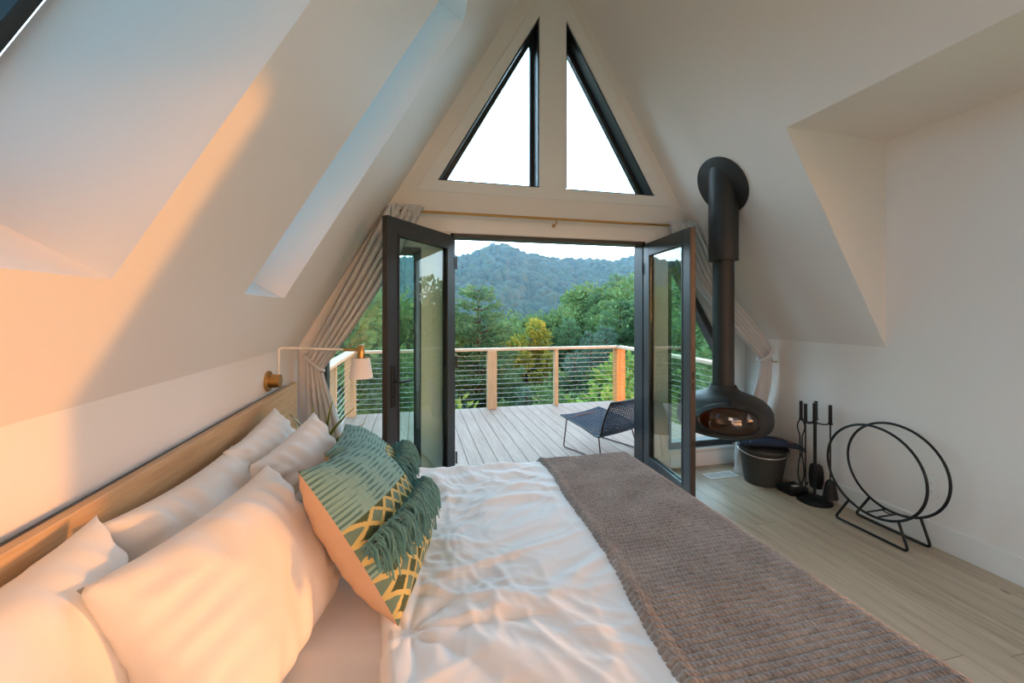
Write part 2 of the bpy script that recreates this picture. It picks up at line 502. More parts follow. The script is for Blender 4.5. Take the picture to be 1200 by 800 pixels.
window('window_7', tL, YB-.13, .08, .05, 'unseen left triangular window added in the rear gable for fill light')
window('window_8', tR, YB-.13, .08, .05, 'unseen right triangular window added in the rear gable for fill light')
# skylights at the outer end of the wells
for i, (a, b) in enumerate(SKY):
    window('window_%d' % (9 + i), [(a, HS0), (b, HS0), (b, HS1), (a, HS1)], RT+.0, .08, .035,
           ['narrow skylight nearest the gable', 'skylight in the deep well above the pillows', 'unseen skylight added behind the camera for fill light'][i],
           axis_map=lambda u, v, w: roofL(u, v, w), glass='tinted')

# casing boards round the two triangles
AP = 2.495 + 1.70 * (1.19 - .005)
cs = MB().plate([(.005, 2.495), (2.385, 2.495), (1.195, 4.50)], [tL, tR], lambda u, v, w: (u, w, v), D-.012, D+.002)
struct(cs.build('trim_1', M['trimw'], smooth=False, bevel=.003), 'flat white casing around the triangular windows')
# header board over the door
struct(MB().box((DX0-.10, D-.010, DZT+.005), (DX1+.10, D+.002, DZT+.115)).build('trim_2', M['trimw'], smooth=False, bevel=.002), 'flat white casing over the french doors')
struct(MB().box((XR-.016, DY0-.9, 0), (XR, D-.016, .155)).build('baseboard_right', M['trimw'], smooth=False, bevel=.003), 'tall white baseboard on the right wall')
struct(MB().box((2.36, D-.016, 0), (XR-.016, D, .135)).build('baseboard_front', M['trimw'], smooth=False, bevel=.003), 'white baseboard under the right side window')
# ledge of the right side window
struct(MB().box((2.345, D-.02, .150), (3.09, D+.04, .172)).build('trim_3', M['trimw'], smooth=False, bevel=.003), 'white ledge under the right side window')
# door frame
fr = MB()
fr.box((DX0, D+.0, .035), (DX0+.032, D+.15, DZT)).box((DX1-.032, D+.0, .035), (DX1, D+.15, DZT))
fr.box((DX0, D+.0, DZT-.032), (DX1, D+.15, DZT))
struct(fr.build('trim_4', M['dark'], smooth=False, bevel=.002), 'dark frame of the french doors')
struct(MB().box((DX0, D-.01, 0), (DX1, D+.21, .038)).build('trim_5', M['dark'], smooth=False, bevel=.004), 'dark threshold of the french doors')

# ------------------------------------------------------------------ french door leaves
def leaf(name, hinge, free, label, handle, zt=2.125, zb=.045):
    h, f = V((hinge[0], hinge[1], 0)), V((free[0], free[1], 0))
    L = (f - h).length; ax = (f - h) / L                       # hinge -> free edge
    nn = V((-ax.y, ax.x, 0))
    cam = V((0, 0, 0)) - (h + f) / 2
    if nn.dot(cam) < 0: nn = -nn                               # towards the camera
    T = .045
    def P(a, t, z): p = h + ax * a + nn * t; return (p.x, p.y, z)
    def bx(mb, a0, a1, t0, t1, z0, z1):
        vs = [P(a, t, z) for z in (z0, z1) for a, t in ((a0,t0),(a1,t0),(a1,t1),(a0,t1))]
        mb.add(vs, [(0,3,2,1),(4,5,6,7),(0,1,5,4),(1,2,6,5),(2,3,7,6),(3,0,4,7)])
    root = thing(name, label, None, (h.x, h.y, 0)); root['kind'] = 'structure'
    st, tr, br = .105, .105, .125
    fr = MB()
    bx(fr, 0, st, -T, 0, zb, zt); bx(fr, L-st, L, -T, 0, zb, zt)
    bx(fr, st, L-st, -T, 0, zt-tr, zt); bx(fr, st, L-st, -T, 0, zb, zb+br)
    fr.build('frame', M['dark'], root, smooth=False, bevel=.003)
    bd = MB()                                                  # glazing bead
    for t0, t1 in ((-.012, .004), (-T-.004, -T+.012)):
        bx(bd, st, st+.012, t0, t1, zb+br, zt-tr); bx(bd, L-st-.012, L-st, t0, t1, zb+br, zt-tr)
        bx(bd, st, L-st, t0, t1, zt-tr-.012, zt-tr); bx(bd, st, L-st, t0, t1, zb+br, zb+br+.012)
    bd.build('glazing_bead', M['dark'], root, smooth=False)
    g = MB(); bx(g, st+.004, L-st-.004, -T/2-.003, -T/2+.003, zb+br+.004, zt-tr-.004)
    g.build('glass', M['glass'], root, smooth=False)
    e = MB(); bx(e, L, L+.002, -T+.010, -.010, zb+.01, zt-.01)
    e.build('edge_strip', M['bronze'], root, smooth=False)
    for z in (.28, 1.08, 1.9):
        p = P(-.008, .006, z)
        MB().tube([(p[0], p[1], z-.05), (p[0], p[1], z+.05)], .008, 10).build('hinge', M['dark'], root)
    if handle:
        for sgn in (1, -1):
            t0 = 0 if sgn > 0 else -T
            pl = MB()
            a0 = L - st/2
            bx(pl, a0-.02, a0+.02, min(t0, t0+sgn*.009), max(t0, t0+sgn*.009), .86, 1.14)
            hp = pl.build('handle_plate', M['black'], root, smooth=False, bevel=.004)
            a = P(a0, t0, 1.03); b_ = P(a0, t0+sgn*.05, 1.03); c_ = P(a0-.12, t0+sgn*.052, 1.025)
            MB().tube(arc([a, b_, c_], .02), .009, 10).build('door_handle', M['black'], hp)
            k = P(a0, t0, .93); k2 = P(a0, t0+sgn*.018, .93)
            MB().tube([k, k2], .012, 14).build('thumb_turn', M['black'], hp)
    else:
        for z0, z1 in ((1.0, 1.05), (.92, .97), (.5, .54)):
            s_ = MB(); bx(s_, L+.002, L+.004, -T+.016, -.014, z0, z1)
            s_.build('strike_plate', M['black'], root, smooth=False)
    return root
leaf('door_1', (.322, 3.40), (-.178, 2.752), 'left dark framed glass french door leaf swung into the room', True)
leaf('door_2', (2.072, 3.40), (1.975, 2.612), 'right dark framed glass french door leaf swung into the room', False)

# ------------------------------------------------------------------ curtain rod and curtains
RY, RZ = 3.335, 2.300
rod = thing('curtain_rod', 'thin brass curtain rod above the french doors', 'curtain rod', (XC, RY, RZ))
MB().tube([(-.22, RY, RZ), (2.57, RY, RZ)], .011, 12).build('rod', M['brass'], rod)
for x in (1.19,):
    b = MB().tube(arc([(x, RY, RZ-.012), (x, RY, RZ-.04), (x, D, RZ-.045)], .015), .006, 8)
    b.lathe([(.018, 0), (.018, .006)], (x, D-.004, RZ-.045), 16, Matrix.Rotation(PI/2, 4, 'X'))
    b.build('bracket', M['brass'], rod)

def curtain(mir, label):
    fx = (lambda x: 2.35 - x) if mir else (lambda x: x)
    seedo = 17.3 if mir else 0
    root = thing('curtain', label, 'curtain', (fx(-.66), 3.31, 0))
    NF = 5.5
    def path(s, t):
        # t 0..1 top to tie, 1..2 tie to hem
        top = V((-.225 + .30 * s, 2.335)); tie = V((-.80 + .12 * s, 1.165 - .11 * s))
        if t <= 1:
            c = (top + tie) / 2 + V((-.005, -.01)) * (1 - s) + V((.045, -.075)) * s
            a = 1 - t
            p = top * a * a + c * 2 * t * a + tie * t * t
        else:
            k = t - 1
            hem = V((-.835 + .36 * s, .02))
            bulge = math.sin(PI * min(1, k * 1.15)) * .05 * s
            p = tie.lerp(hem, k ** (.5 if mir else .7)) + V((bulge, 0))
        return p
    def amp(t):
        if t <= 1: return .032 * (1 - .62 * smooth01(.55, 1, t)) * (.7 + .3 * smooth01(0, .25, t))
        return .012 + .034 * smooth01(1, 1.5, t)
    def f(u, v):
        t = v * 2; s = u
        p = path(s, t)
        ph = 2 * PI * NF * s + 1.2 * noise.noise(V((s * 3, t * 1.3, seedo)))
        a = amp(t)
        y = 3.318 + a * math.sin(ph) + .012 * noise.noise(V((s * 6, t * 3, seedo + 4)))
        if abs(t - 1) < .2: y += -.015 * (1 - abs(t - 1) / .2)
        x = p.x + .35 * a * math.cos(ph) * (0.5 if t < 1 else .8)
        x = max(x, XL + .02)
        z = p.y
        lim = XL + (z + .01 - ZK) / SL + .015
        if z > ZK: x = max(x, lim)
        y = min(y, D - .018)
        if mir:
            y -= .25 * smooth01(.35, 1.0, t) - .05 * smooth01(1, 2, t); x -= .02 * smooth01(.5, 1.0, t); y += .10 * (1 - s) * smooth01(1, 1.4, t)
            x = max(x, XL + .02)
        return (fx(x), y, z)
    MB().grid(f, 150, 110).build('drape', M['curtain'], root, recalc=False, sharp=180, solid=.003)
    # pleated heading above the rod
    hd = MB()
    for g0, n in ((0, 3), (.42, 4)):
        for k in range(n):
            x = -.225 + .30 * (g0 + .11 * k) + .02
            hd.box((fx(x - .013), RY - .030, RZ - .05), (fx(x + .013), RY - .016, RZ + .048))
    hd.build('heading_pleats', M['curtain'], root, bevel=.005)
    # tie band
    def band(a):
        p = path(.5, 1.0)
        d = V((.12, -.11)).normalized()
        return (fx(p.x + d.x * .088 * math.cos(a)), 3.305 - (.25 if mir else 0) + .05 * math.sin(a), p.y + d.y * .088 * math.cos(a))
    MB().tube([band(2 * PI * k / 28) for k in range(28)], .012, 8, closed=True).build('tieback', M['curtain'], root)
    if mir: hk = [(XR, 3.05, 1.04), (XR - .05, 3.05, 1.04), (XR - .06, 3.05, 1.07)]
    else: hk = [(-.70, D, 1.045), (-.70, 3.30, 1.045), (-.67, 3.27, 1.045)]
    MB().tube(arc(hk, .02), .006, 8).build('tieback_hook', M['brass'], root)
    return root
curtain(False, 'pale grey linen curtain tied back left of the doors beside the headboard')
curtain(True, 'pale grey linen curtain tied back right of the doors behind the stove')

# ------------------------------------------------------------------ bed
BZ = .62                                # top of duvet
BX1, BY0, BY1 = 1.285, .36, 2.30
bed = thing('bed', 'wide bed with a long pale oak headboard against the left wall', 'bed', (.2, 1.33, 0))
hbx = MB().box((XL+.045, -.2, .28), (XL+.075, 3.06, 1.012))
hbx.build('headboard', M['hb'], bed, smooth=False, bevel=.003)
MB().box((XL+.004, -.15, .35), (XL+.045, 3.03, .995)).build('headboard_gap', M['dark'], bed, smooth=False)  # dark filler standing in for the shadow gap behind the headboard
MB().box((XL+.08, BY0+.04, .14), (BX1-.04, BY1-.04, .30)).build('base', M['hb'], bed, smooth=False, bevel=.006)
for x in (XL+.2, BX1-.16):
    for y in (BY0+.14, BY1-.14):
        MB().box((x-.035, y-.035, 0), (x+.035, y+.035, .14)).build('leg', M['hb'], bed, smooth=False, bevel=.004)
mt = MB().box((XL+.085, BY0+.02, .302), (BX1-.03, BY1-.02, .575))
props(mt.build('mattress', M['sheet'], bevel=.05, seg=4), 'white sheeted mattress under the pillows and duvet', 'mattress')

TIPX, TIPY = -.02, 1.12
def wr(x, y):
    """crumples of the bed linen"""
    p = V((x, y, 0))
    calm = 1 - .72 * smooth01(.50, .74, x)
    h = .009 * noise.noise(p * 1.7) + .004 * noise.noise(V((x * 5, y * 3.2, 3)))
    w = V((noise.noise(V((x*2, y*2, 9))), noise.noise(V((x*2, y*2, 21))), 0)) * .22
    qx = p + w
    for fx_, fy_, a_, cut, o_ in ((2.6, 4.6, .011, .70, 5), (6.5, 3.4, .006, .62, 8), (5.0, 11.0, .0055, .58, 13), (15, 9, .0032, .5, 17)):
        r = 1 - abs(noise.noise(V((qx.x * fx_ + qx.y * fy_ * .6, qx.y * fy_ - qx.x * fx_ * .5, o_))))
        h += a_ * (max(0, r - cut) / (1 - cut)) ** 1.5
    dx, dy = x - TIPX, y - TIPY
    d = math.hypot(dx, dy)
    if d > 1e-4:
        an = math.atan2(dy, dx)
        g = math.exp(-((d - .20) / .30) ** 2)
        h += .011 * g * abs(math.sin(an * 4.5 + 1.1 * noise.noise(p * 3)))
        h -= .03 * math.exp(-(d / .07) ** 2)
    h += .0035 * smooth01(1.35, 2.2, y) * math.sin(46 * (y + .30 * x) + 6 * noise.noise(p * 2.5))
    return h * calm
def drape(x, y, lift, drop_x, drop_y, rough=1.0):
    """map arc lengths on the flat cloth to the bed with rounded edges"""
    R = .07
    def fold(a, edge):
        k = a - (edge - R)
        if k <= 0: return a, 0.0, 0
        ang = min(k / R, PI / 2)
        px = edge - R + R * math.sin(ang); pz = -(R - R * math.cos(ang))
        ex = k - R * PI / 2
        if ex > 0: pz -= ex
        return px, pz, ang / (PI / 2)
    px, zx, ax = fold(x, BX1 + lift); py, zy, ay = fold(y, BY1 + lift)
    h = wr(x, y) * rough
    z = BZ + min(zx, zy) if (ax and ay) else BZ + zx + zy
    z += (h + lift) * (1 - max(ax, ay))
    return V((px + (h * .8) * ax, py + (h * .8) * ay, max(z, .12)))

def duv(u, v):
    x0 = -.085 + .02 * math.sin(v * 9) + .012 * noise.noise(V((0, v * 14, 2)))
    y = BY0 - .05 + v * (BY1 - BY0 + .40)
    x = x0 + u * (BX1 + .30 - x0)
    p = drape(x, y, 0.0, 0, 0)
    roll = smooth01(.10, 0, u)
    p.z += .018 * roll - .05 * smooth01(.012, 0, u)
    return p
props(MB().grid(duv, 230, 300).build('duvet', M['linen'], recalc=False, sharp=180, solid=.012), 'crumpled white duvet spread over the bed', 'duvet')
def fsh(u, v):
    x = -.62 + u * .62; y = BY0 - .02 + v * (BY1 - BY0 + .02)
    h = .006 * noise.noise(V((x * 6, y * 3, 1))) + .010 * max(0, 1 - abs(noise.noise(V((x * 3 + y * 9, y * 2, 7)))) - .5)
    return V((x, y, .588 + h - .04 * smooth01(.93, 1, v)))
props(MB().grid(fsh, 50, 120).build('flat_sheet', M['sheet'], recalc=False, sharp=180, solid=.006), 'white flat sheet showing between the pillows and the duvet edge', 'bed sheet')

# knitted throw across the foot of the bed
def throw_left(y):
    return .600 + .108 * smooth01(.7, 2.2, y) + .012 * math.sin(y * 6.0) - .05 * smooth01(2.0, 2.5, y)
ROW, STI = .0215, .0145
def thr(u, v):
    y = BY0 - .05 + v * (BY1 - BY0 + .32)
    xl = throw_left(y)
    x = xl + u * (BX1 + .36 - xl)
    p = drape(x, y, .014, 0, 0, .8)
    r = y / ROW; k = math.floor(r); fr = r - k
    c = x / STI + (.5 if k % 2 else 0) + .55 * fr; fc = c - math.floor(c)
    hgt = math.sin(PI * fr) ** .45 * (.35 + .65 * abs(math.sin(PI * fc)) ** .7)
    edge = smooth01(.0, .02, u)
    border = smooth01(.055, .03, u)
    A = .0085
    # direction of the bulge: up on top, outwards on the drops
    nx = smooth01(BX1 - .05, BX1 + .01, p.x); ny = smooth01(BY1 - .05, BY1 + .01, p.y)
    d = V((nx, ny, 1 - .9 * max(nx, ny))).normalized()
    p = p + d * (A * hgt + .007 * border)
    p.z -= .020 * (1 - edge)
    return p
props(MB().grid(thr, 330, 900).build('throw_blanket', M['knit'], recalc=False, sharp=180), 'chunky grey brown knitted throw across the foot of the bed', 'throw blanket')

# ------------------------------------------------------------------ pillows
def pillow_mesh(w, h, t, seed, n=44, wrinkle=.011, pinch=.085, sag=0.0, two=False):
    """local x across, y up, z out of the face"""
    mb = MB(); uvs = []
    rnd = random.Random(seed)
    o = V((rnd.uniform(-50, 50), rnd.uniform(-50, 50), 0))
    def edge(u, v):
        # pillow outline: sides drawn in, corners left as ears
        k = 1 - pinch * (1 - abs(v) ** 2.2) * abs(u) ** 2
        l = 1 - pinch * (1 - abs(u) ** 2.2) * abs(v) ** 2
        return u * k, v * l
    for side in (1, -1):
        def f(a, b, side=side):
            u, v = a * 2 - 1, b * 2 - 1
            x, y = edge(u, v)
            e = max(0, (1 - abs(u) ** 2.8)) ** .55 * max(0, (1 - abs(v) ** 2.8)) ** .55
            z = side * (t / 2 * e)
            p = V((x * w / 2, y * h / 2, z))
            ds = wrinkle * (noise.noise(p * 6 + o + V((0, 0, side * 5))) + .8 * max(0, 1 - 2.2 * abs(noise.noise(V((p.x * 9, p.y * 5, 2)) + o))) )
            # creases radiating from the seams
            ds += wrinkle * .8 * (1 - e) * e * 3 * math.sin(22 * (u if abs(v) > abs(u) else v) + 3 * noise.noise(p * 5 + o))
            p.z += side * ds * min(1, e * 2.2)
            p.y -= sag * e * (1 if side > 0 else .5) * h * .1
            return p
        mb.grid(f, n, n, mi=0 if side > 0 or not two else 1)
        uvs += [(i / n, j / n) for j in range(n + 1) for i in range(n + 1)]
    mb.uv = uvs
    return mb
def place(mb, c, wid, up):
    """orient local x->wid, y->up"""
    c, X = V(c), V(wid).normalized()
    Y = V(up); Y = (Y - X * Y.dot(X)).normalized(); Z = X.cross(Y)
    mb.v = [tuple(c + X * p[0] + Y * p[1] + Z * p[2]) for p in mb.v]
    return (c, X, Y, Z)

PIL = [  # centre, width axis, up axis, w, h, t, seed, label
 ((-.655, .84, .790), (-.03, 1, 0), (-.34, 0, 1), .66, .46, .21, 11, 'white bed pillow against the headboard at the near end of the bed'),
 ((-.640, 1.50, .745), (.03, 1, -.04), (-.40, 0, 1), .68, .48, .22, 12, 'rumpled white pillow against the headboard behind the large sunlit pillow'),
 ((-.630, 2.06, .765), (-.02, 1, .05), (-.40, 0, 1), .62, .46, .20, 13, 'white pillow against the headboard below the wall lamp'),
 ((-.480, .48, .720), (.10, 1, -.04), (-.80, 0, 1), .62, .46, .22, 14, 'white pillow at the near corner of the bed, lowest in the picture'),
 ((-.430, 1.19, .770), (.20, 1, .0), (-.56, .06, 1), .62, .48, .24, 15, 'large white pillow leaning in front beside the teal tasselled cushion'),
 ((-.440, 1.88, .765), (.16, 1, .10), (-.40, .05, 1), .56, .46, .19, 16, 'white pillow with its corner pointing up beside the plant'),
]
for c, wd, up, w, h, t, sd_, lb in PIL:
    mb = pillow_mesh(w, h, t, sd_)
    place(mb, c, wd, up)
    props(mb.build('pillow', M['pillowcase'], sharp=180, weld=True), lb, 'pillow', 'white pillows on the bed')

def cushion(c, wd, up, w, h, t, seed, label):
    root = thing('cushion', label, 'cushion', (c[0], c[1], BZ), 'teal tasselled cushions')
    mb = pillow_mesh(w, h, t, seed, 40, .004, .07, two=True)
    fr = place(mb, c, wd, up)
    # local frames: Z must face into the room (+X)
    mb.build('cover', [M['cushion'], M['peach']], root, sharp=180, weld=True)
    C, X, Y, Z = fr
    rnd = random.Random(seed)
    fg = MB()
    for k in range(620):
        a = rnd.uniform(-.49, .49); b0 = .0 + rnd.uniform(-.055, .02) * 1.0
        u = a * 2; v = (b0 - .07) * 2
        e = max(0, (1 - abs(u) ** 2.6)) ** .62 * max(0, 1 - abs(v) ** 2.6) ** .62
        p = C + X * (a * w) + Y * ((b0 - .07) * h) + Z * (t / 2 * e)
        ln = rnd.uniform(.055, .10); sp = rnd.uniform(-.045, .045)
        out = rnd.uniform(.012, .062)
        p1 = p + Z * out + X * sp * .3 + Y * .01
        p2 = p1 + X * sp * .6 - Y * ln * .55 + Z * out * .15
        p3 = p2 + X * rnd.uniform(-.02, .02) - Y * ln * .45 - Z * out * .35
        fg.tube([p, p1, (p1 + p2) / 2 + Z * .006 + X * rnd.uniform(-.006, .006), p2, p3], [.003, .0036, .0036, .0034, .002], 4)
    fg.build('tassel_fringe', M['tealyarn'], root)
    return root
cushion((-.135, 1.43, .815), (.19, .974, -.12), (-.55, .22, .807), .50, .50, .24, 31, 'teal and yellow knitted cushion with peach back, nearest the sunlit pillow')
cushion((-.175, 1.87, .795), (.02, 1, .0), (-.70, .06, .70), .43, .45, .20, 32, 'teal and yellow knitted cushion standing behind the first, towards the doors')

# ------------------------------------------------------------------ sconce, nightstand, plant
sc_ = thing('wall_lamp', 'brass wall lamp with a long cream arm and small linen shade above the headboard', 'wall lamp', (XL, 2.72, 1.07))
Rz = Matrix.Rotation(PI/2, 4, 'Y')
MB().lathe([(.062, 0), (.062, .012), (.058, .016)], (XL, 2.72, 1.075), 32, Rz).build('wall_plate', M['brass'], sc_)
MB().lathe([(.040, .012), (.040, .070), (.036, .074)], (XL, 2.72, 1.075), 28, Rz).build('hub', M['brass'], sc_)
AY = 2.70
MB().tube(arc([(XL+.062, 2.72, 1.09), (XL+.062, 2.72, 1.272), (XL+.09, 2.715, 1.275), (-.42, 2.66, 1.262)], .05, 8), .0075, 10).build('arm', M['cream'], sc_)
MB().tube([(-.43, 2.661, 1.262), (-.345, 2.65, 1.259)], .010, 10).build('arm_sleeve', M['brass'], sc_)
MB().lathe([(.022, 0), (.022, .078), (.019, .082)], (-.327, 2.647, 1.208), 24).build('socket', M['brass'], sc_)
MB().lathe([(.068, 0), (.0695, 0), (.050, .122), (.048, .122)], (-.327, 2.647, 1.088), 36, capb=False, capt=False).build('lamp_shade', M['shade'], sc_, solid=.002)

ns = thing('nightstand', 'small wooden nightstand at the far end of the headboard', 'nightstand', (-.60, 2.76, 0))
MB().box((XL+.08, 2.50, .50), (-.42, 3.02, .53)).build('table_top', M['hb'], ns, smooth=False, bevel=.003)
MB().box((XL+.085, 2.51, .32), (-.43, 3.01, .50)).build('drawer', M['hb'], ns, smooth=False, bevel=.003)
for x in (XL+.11, -.46):
    for y in (2.54, 2.98):
        MB().box((x-.018, y-.018, 0), (x+.018, y+.018, .32)).build('leg', M['hb'], ns, smooth=False)
pl = thing('potted_plant', 'snake plant with pointed yellow edged leaves behind the pillows', 'plant', (-.58, 2.76, .53))
MB().lathe([(.055, 0), (.07, .11), (.065, .11), (.062, .095)], (-.58, 2.76, .53), 28, capt=False).build('pot', M['pot'], pl)
MB().lathe([(.060, .088), (.001, .094)], (-.58, 2.76, .53), 20, capb=False, capt=False).build('soil', M['soil'], pl)
for k, (lx, ly, hh, bend) in enumerate([(-.02, .0, .30, -.02), (.03, -.02, .27, .14), (-.05, .02, .24, -.10), (.02, .03, .31, .02), (.06, .0, .17, .16), (-.035, -.03, .20, -.08)]):
    base = V((-.58 + lx * .6, 2.76 + ly * .6, .61))
    n = 12; vs = []; fs = []; fy = []
    for i in range(n + 1):
        t = i / n; wd_ = .020 * (math.sin(PI * (t * .80 + .18)) ** .7) * (1 - t ** 5)
        c = base + V((lx * t * 1.2 + bend * t * t, ly * t, hh * t))
        sd2 = V((.6, -.8, 0))
        for q_, dz in ((-1, .0), (-.72, -.003), (0, -.008), (.72, -.003), (1, .0)):
            vs.append(c + sd2 * (wd_ * q_) + V((-.8, -.6, 0)) * dz)
    mb = MB()
    for i in range(n):
        for j in range(4):
            mb_f = (i*5+j, i*5+j+1, (i+1)*5+j+1, (i+1)*5+j)
            fs.append(mb_f); fy.append(1 if j in (0, 3) else 0)
    mb.add(vs, fs); mb.mi = fy
    mb.build('leaf', [M['leafd'], M['leafy']], pl, recalc=False, sharp=180, solid=.002)

# ------------------------------------------------------------------ hanging stove
SX, SY = 2.47, 2.85
stv = thing('hanging_stove', 'black suspended round wood stove hanging from the sloping ceiling', 'stove', (SX, SY, .495))
zr = ZK + SL * (XR - SX)                                   # ceiling height at the pipe
nrm = V((-SL, 0, -1)).normalized()
Mr = nrm.to_track_quat('Z', 'Y').to_matrix().to_4x4()
fl = MB().lathe([(.245, 0), (.245, .012), (.238, .016)], V((SX - .01, SY, zr + .017)), 56, Mr)
fl.build('ceiling_plate', M['stove'], stv)
MB().lathe([(.082, .88), (.082, zr + .12)], (SX, SY, 0), 32).build('flue_pipe', M['stove'], stv)
col_ = MB()
n = 40; vs = []; fs = []
for k in range(n):
    a = 2 * PI * k / n; x = .112 * math.cos(a); y = .112 * math.sin(a)
    vs += [(SX + .083 * math.cos(a), SY + .083 * math.sin(a), 1.915), (SX + x, SY + y, 1.915), (SX + x, SY + y, 1.922), (SX + x, SY + y, zr - SL * x + .0)]
for k in range(n):
    l = (k + 1) % n
    for j in range(3): fs.append((k*4+j, l*4+j, l*4+j+1, k*4+j+1))
col_.add(vs, fs).build('flue_collar', M['stove'], stv)
# body: flattened round hood with a flared neck, elliptical mouth facing the room
face = V((-.549, -.848, 0)).normalized()
th_f = math.atan2(face.y, face.x)
prof = [(.001, .495), (.14, .497), (.23, .508), (.295, .530), (.335, .562), (.353, .600), (.358, .645), (.352, .695), (.332, .740), (.292, .780), (.235, .810), (.182, .828), (.145, .842), (.115, .862), (.095, .895)]
A_, B_ = .66, .108                                          # mouth: half angle, half height
ZM = .672
def rad(z):
    for (r0, z0), (r1, z1) in zip(prof, prof[1:]):
        if z0 <= z <= z1: return r0 + (r1 - r0) * (z - z0) / (z1 - z0)
    return prof[-1][0]
def surf(a, z, off=0.0):
    r = rad(z) + off
    return V((SX + r * math.cos(th_f + a), SY + r * math.sin(th_f + a), z))
bd = MB(); NA = 96
zs = []
for (r0, z0), (r1, z1) in zip(prof, prof[1:]):
    zs += [z0, (z0 + z1) / 2]
zs.append(prof[-1][1])
# shell as rays: outside the mouth a normal grid, verts inside the ellipse dropped onto its rim
def mouth(a, z): return (a / A_) ** 2 + ((z - ZM) / B_) ** 2
vs = []; keep = []
for z in zs:
    for k in range(NA):
        a = -PI + 2 * PI * k / NA
        m_ = mouth(a, z)
        zz, aa = z, a
        if m_ < 1.0 and m_ > .45:                            # snap to rim
            s_ = 1 / math.sqrt(m_); aa = a * s_; zz = ZM + (z - ZM) * s_
            m_ = 1.0
        keep.append(m_ >= .999)
        vs.append(surf(aa, zz))
fs = []
for i in range(len(zs) - 1):
    for k in range(NA):
        l = (k + 1) % NA
        f_ = (i*NA+k, i*NA+l, (i+1)*NA+l, (i+1)*NA+k)
        if all(keep[j] for j in f_): fs.append(f_)
bd.add(vs, fs).build('body', M['stove'], stv, sharp=60)
# inner firebox
ib = MB()
ivs = []; ifs = []; IA = 72; izs = [.515, .54, .58, .62, .66, .70, .74, .78]
for z in izs:
    for k in range(IA):
        a = -PI + 2 * PI * k / IA
        p = surf(a, z, -.022); ivs.append(p)
for i in range(len(izs) - 1):
    for k in range(IA):
        a = -PI + 2 * PI * (k + .5) / IA
        zc = (izs[i] + izs[i+1]) / 2
        if mouth(a, zc) < 1.35: continue
        l = (k + 1) % IA
        ifs.append((i*IA+k, i*IA+l, (i+1)*IA+l, (i+1)*IA+k))
ifs.append(tuple(range(IA))); ifs.append(tuple((len(izs)-1)*IA + k for k in range(IA)))
ib.add(ivs, ifs)
M['firebox'] = plain('firebox_lining', (.45, .25, .12), .8, 0, .25, 10, .3, 40)
ib.build('firebox', M['firebox'], stv, sharp=50)
# rim band round the mouth and the pane
def ell(t, k, off):
    a = A_ * k * math.cos(t); z = ZM + B_ * k * math.sin(t)
    return surf(a, z, off)
rm = MB()
N2 = 72; vs = []; fs = []
prf = [(1.20, .001), (1.17, .018), (.95, .020), (.91, .004)]
for i in range(N2):
    t = 2 * PI * i / N2
    for k, o_ in prf: vs.append(ell(t, k, o_))
for i in range(N2):
    j = (i + 1) % N2
    for c in range(3): fs.append((i*4+c, j*4+c, j*4+c+1, i*4+c+1))
rim_o = rm.add(vs, fs).build('window_rim', M['stove'], stv, sharp=50)
pn = MB(); vs = [surf(0, ZM, .006)]; fs = []
NR = 6
for r_ in range(1, NR + 1):
    for i in range(N2): vs.append(ell(2 * PI * i / N2, .93 * r_ / NR, .006))
for i in range(N2):
    j = (i + 1) % N2
    fs.append((0, 1 + i, 1 + j))
    for r_ in range(NR - 1): fs.append((1 + r_*N2 + i, 1 + (r_+1)*N2 + i, 1 + (r_+1)*N2 + j, 1 + r_*N2 + j))
pn.add(vs, fs).build('window_pane', M['amber'], rim_o, sharp=180)
hd = MB(); p0 = surf(.02, ZM + B_ * 1.10, .030); p1 = surf(.02, ZM + B_ * 1.50, .030)
hd.bar(p0, p1, .017, .014, face)
hd.build('latch', M['black'], rim_o, bevel=.002)
tg = MB(); tvs = []
for a, z in ((-.04, .690), (.035, .688), (.035, .708), (-.04, .710)): tvs.append(surf(a, z, .010))
tg.add(tvs, [(0, 1, 2, 3)]).build('tag', M['white'], rim_o, smooth=False, solid=.001)

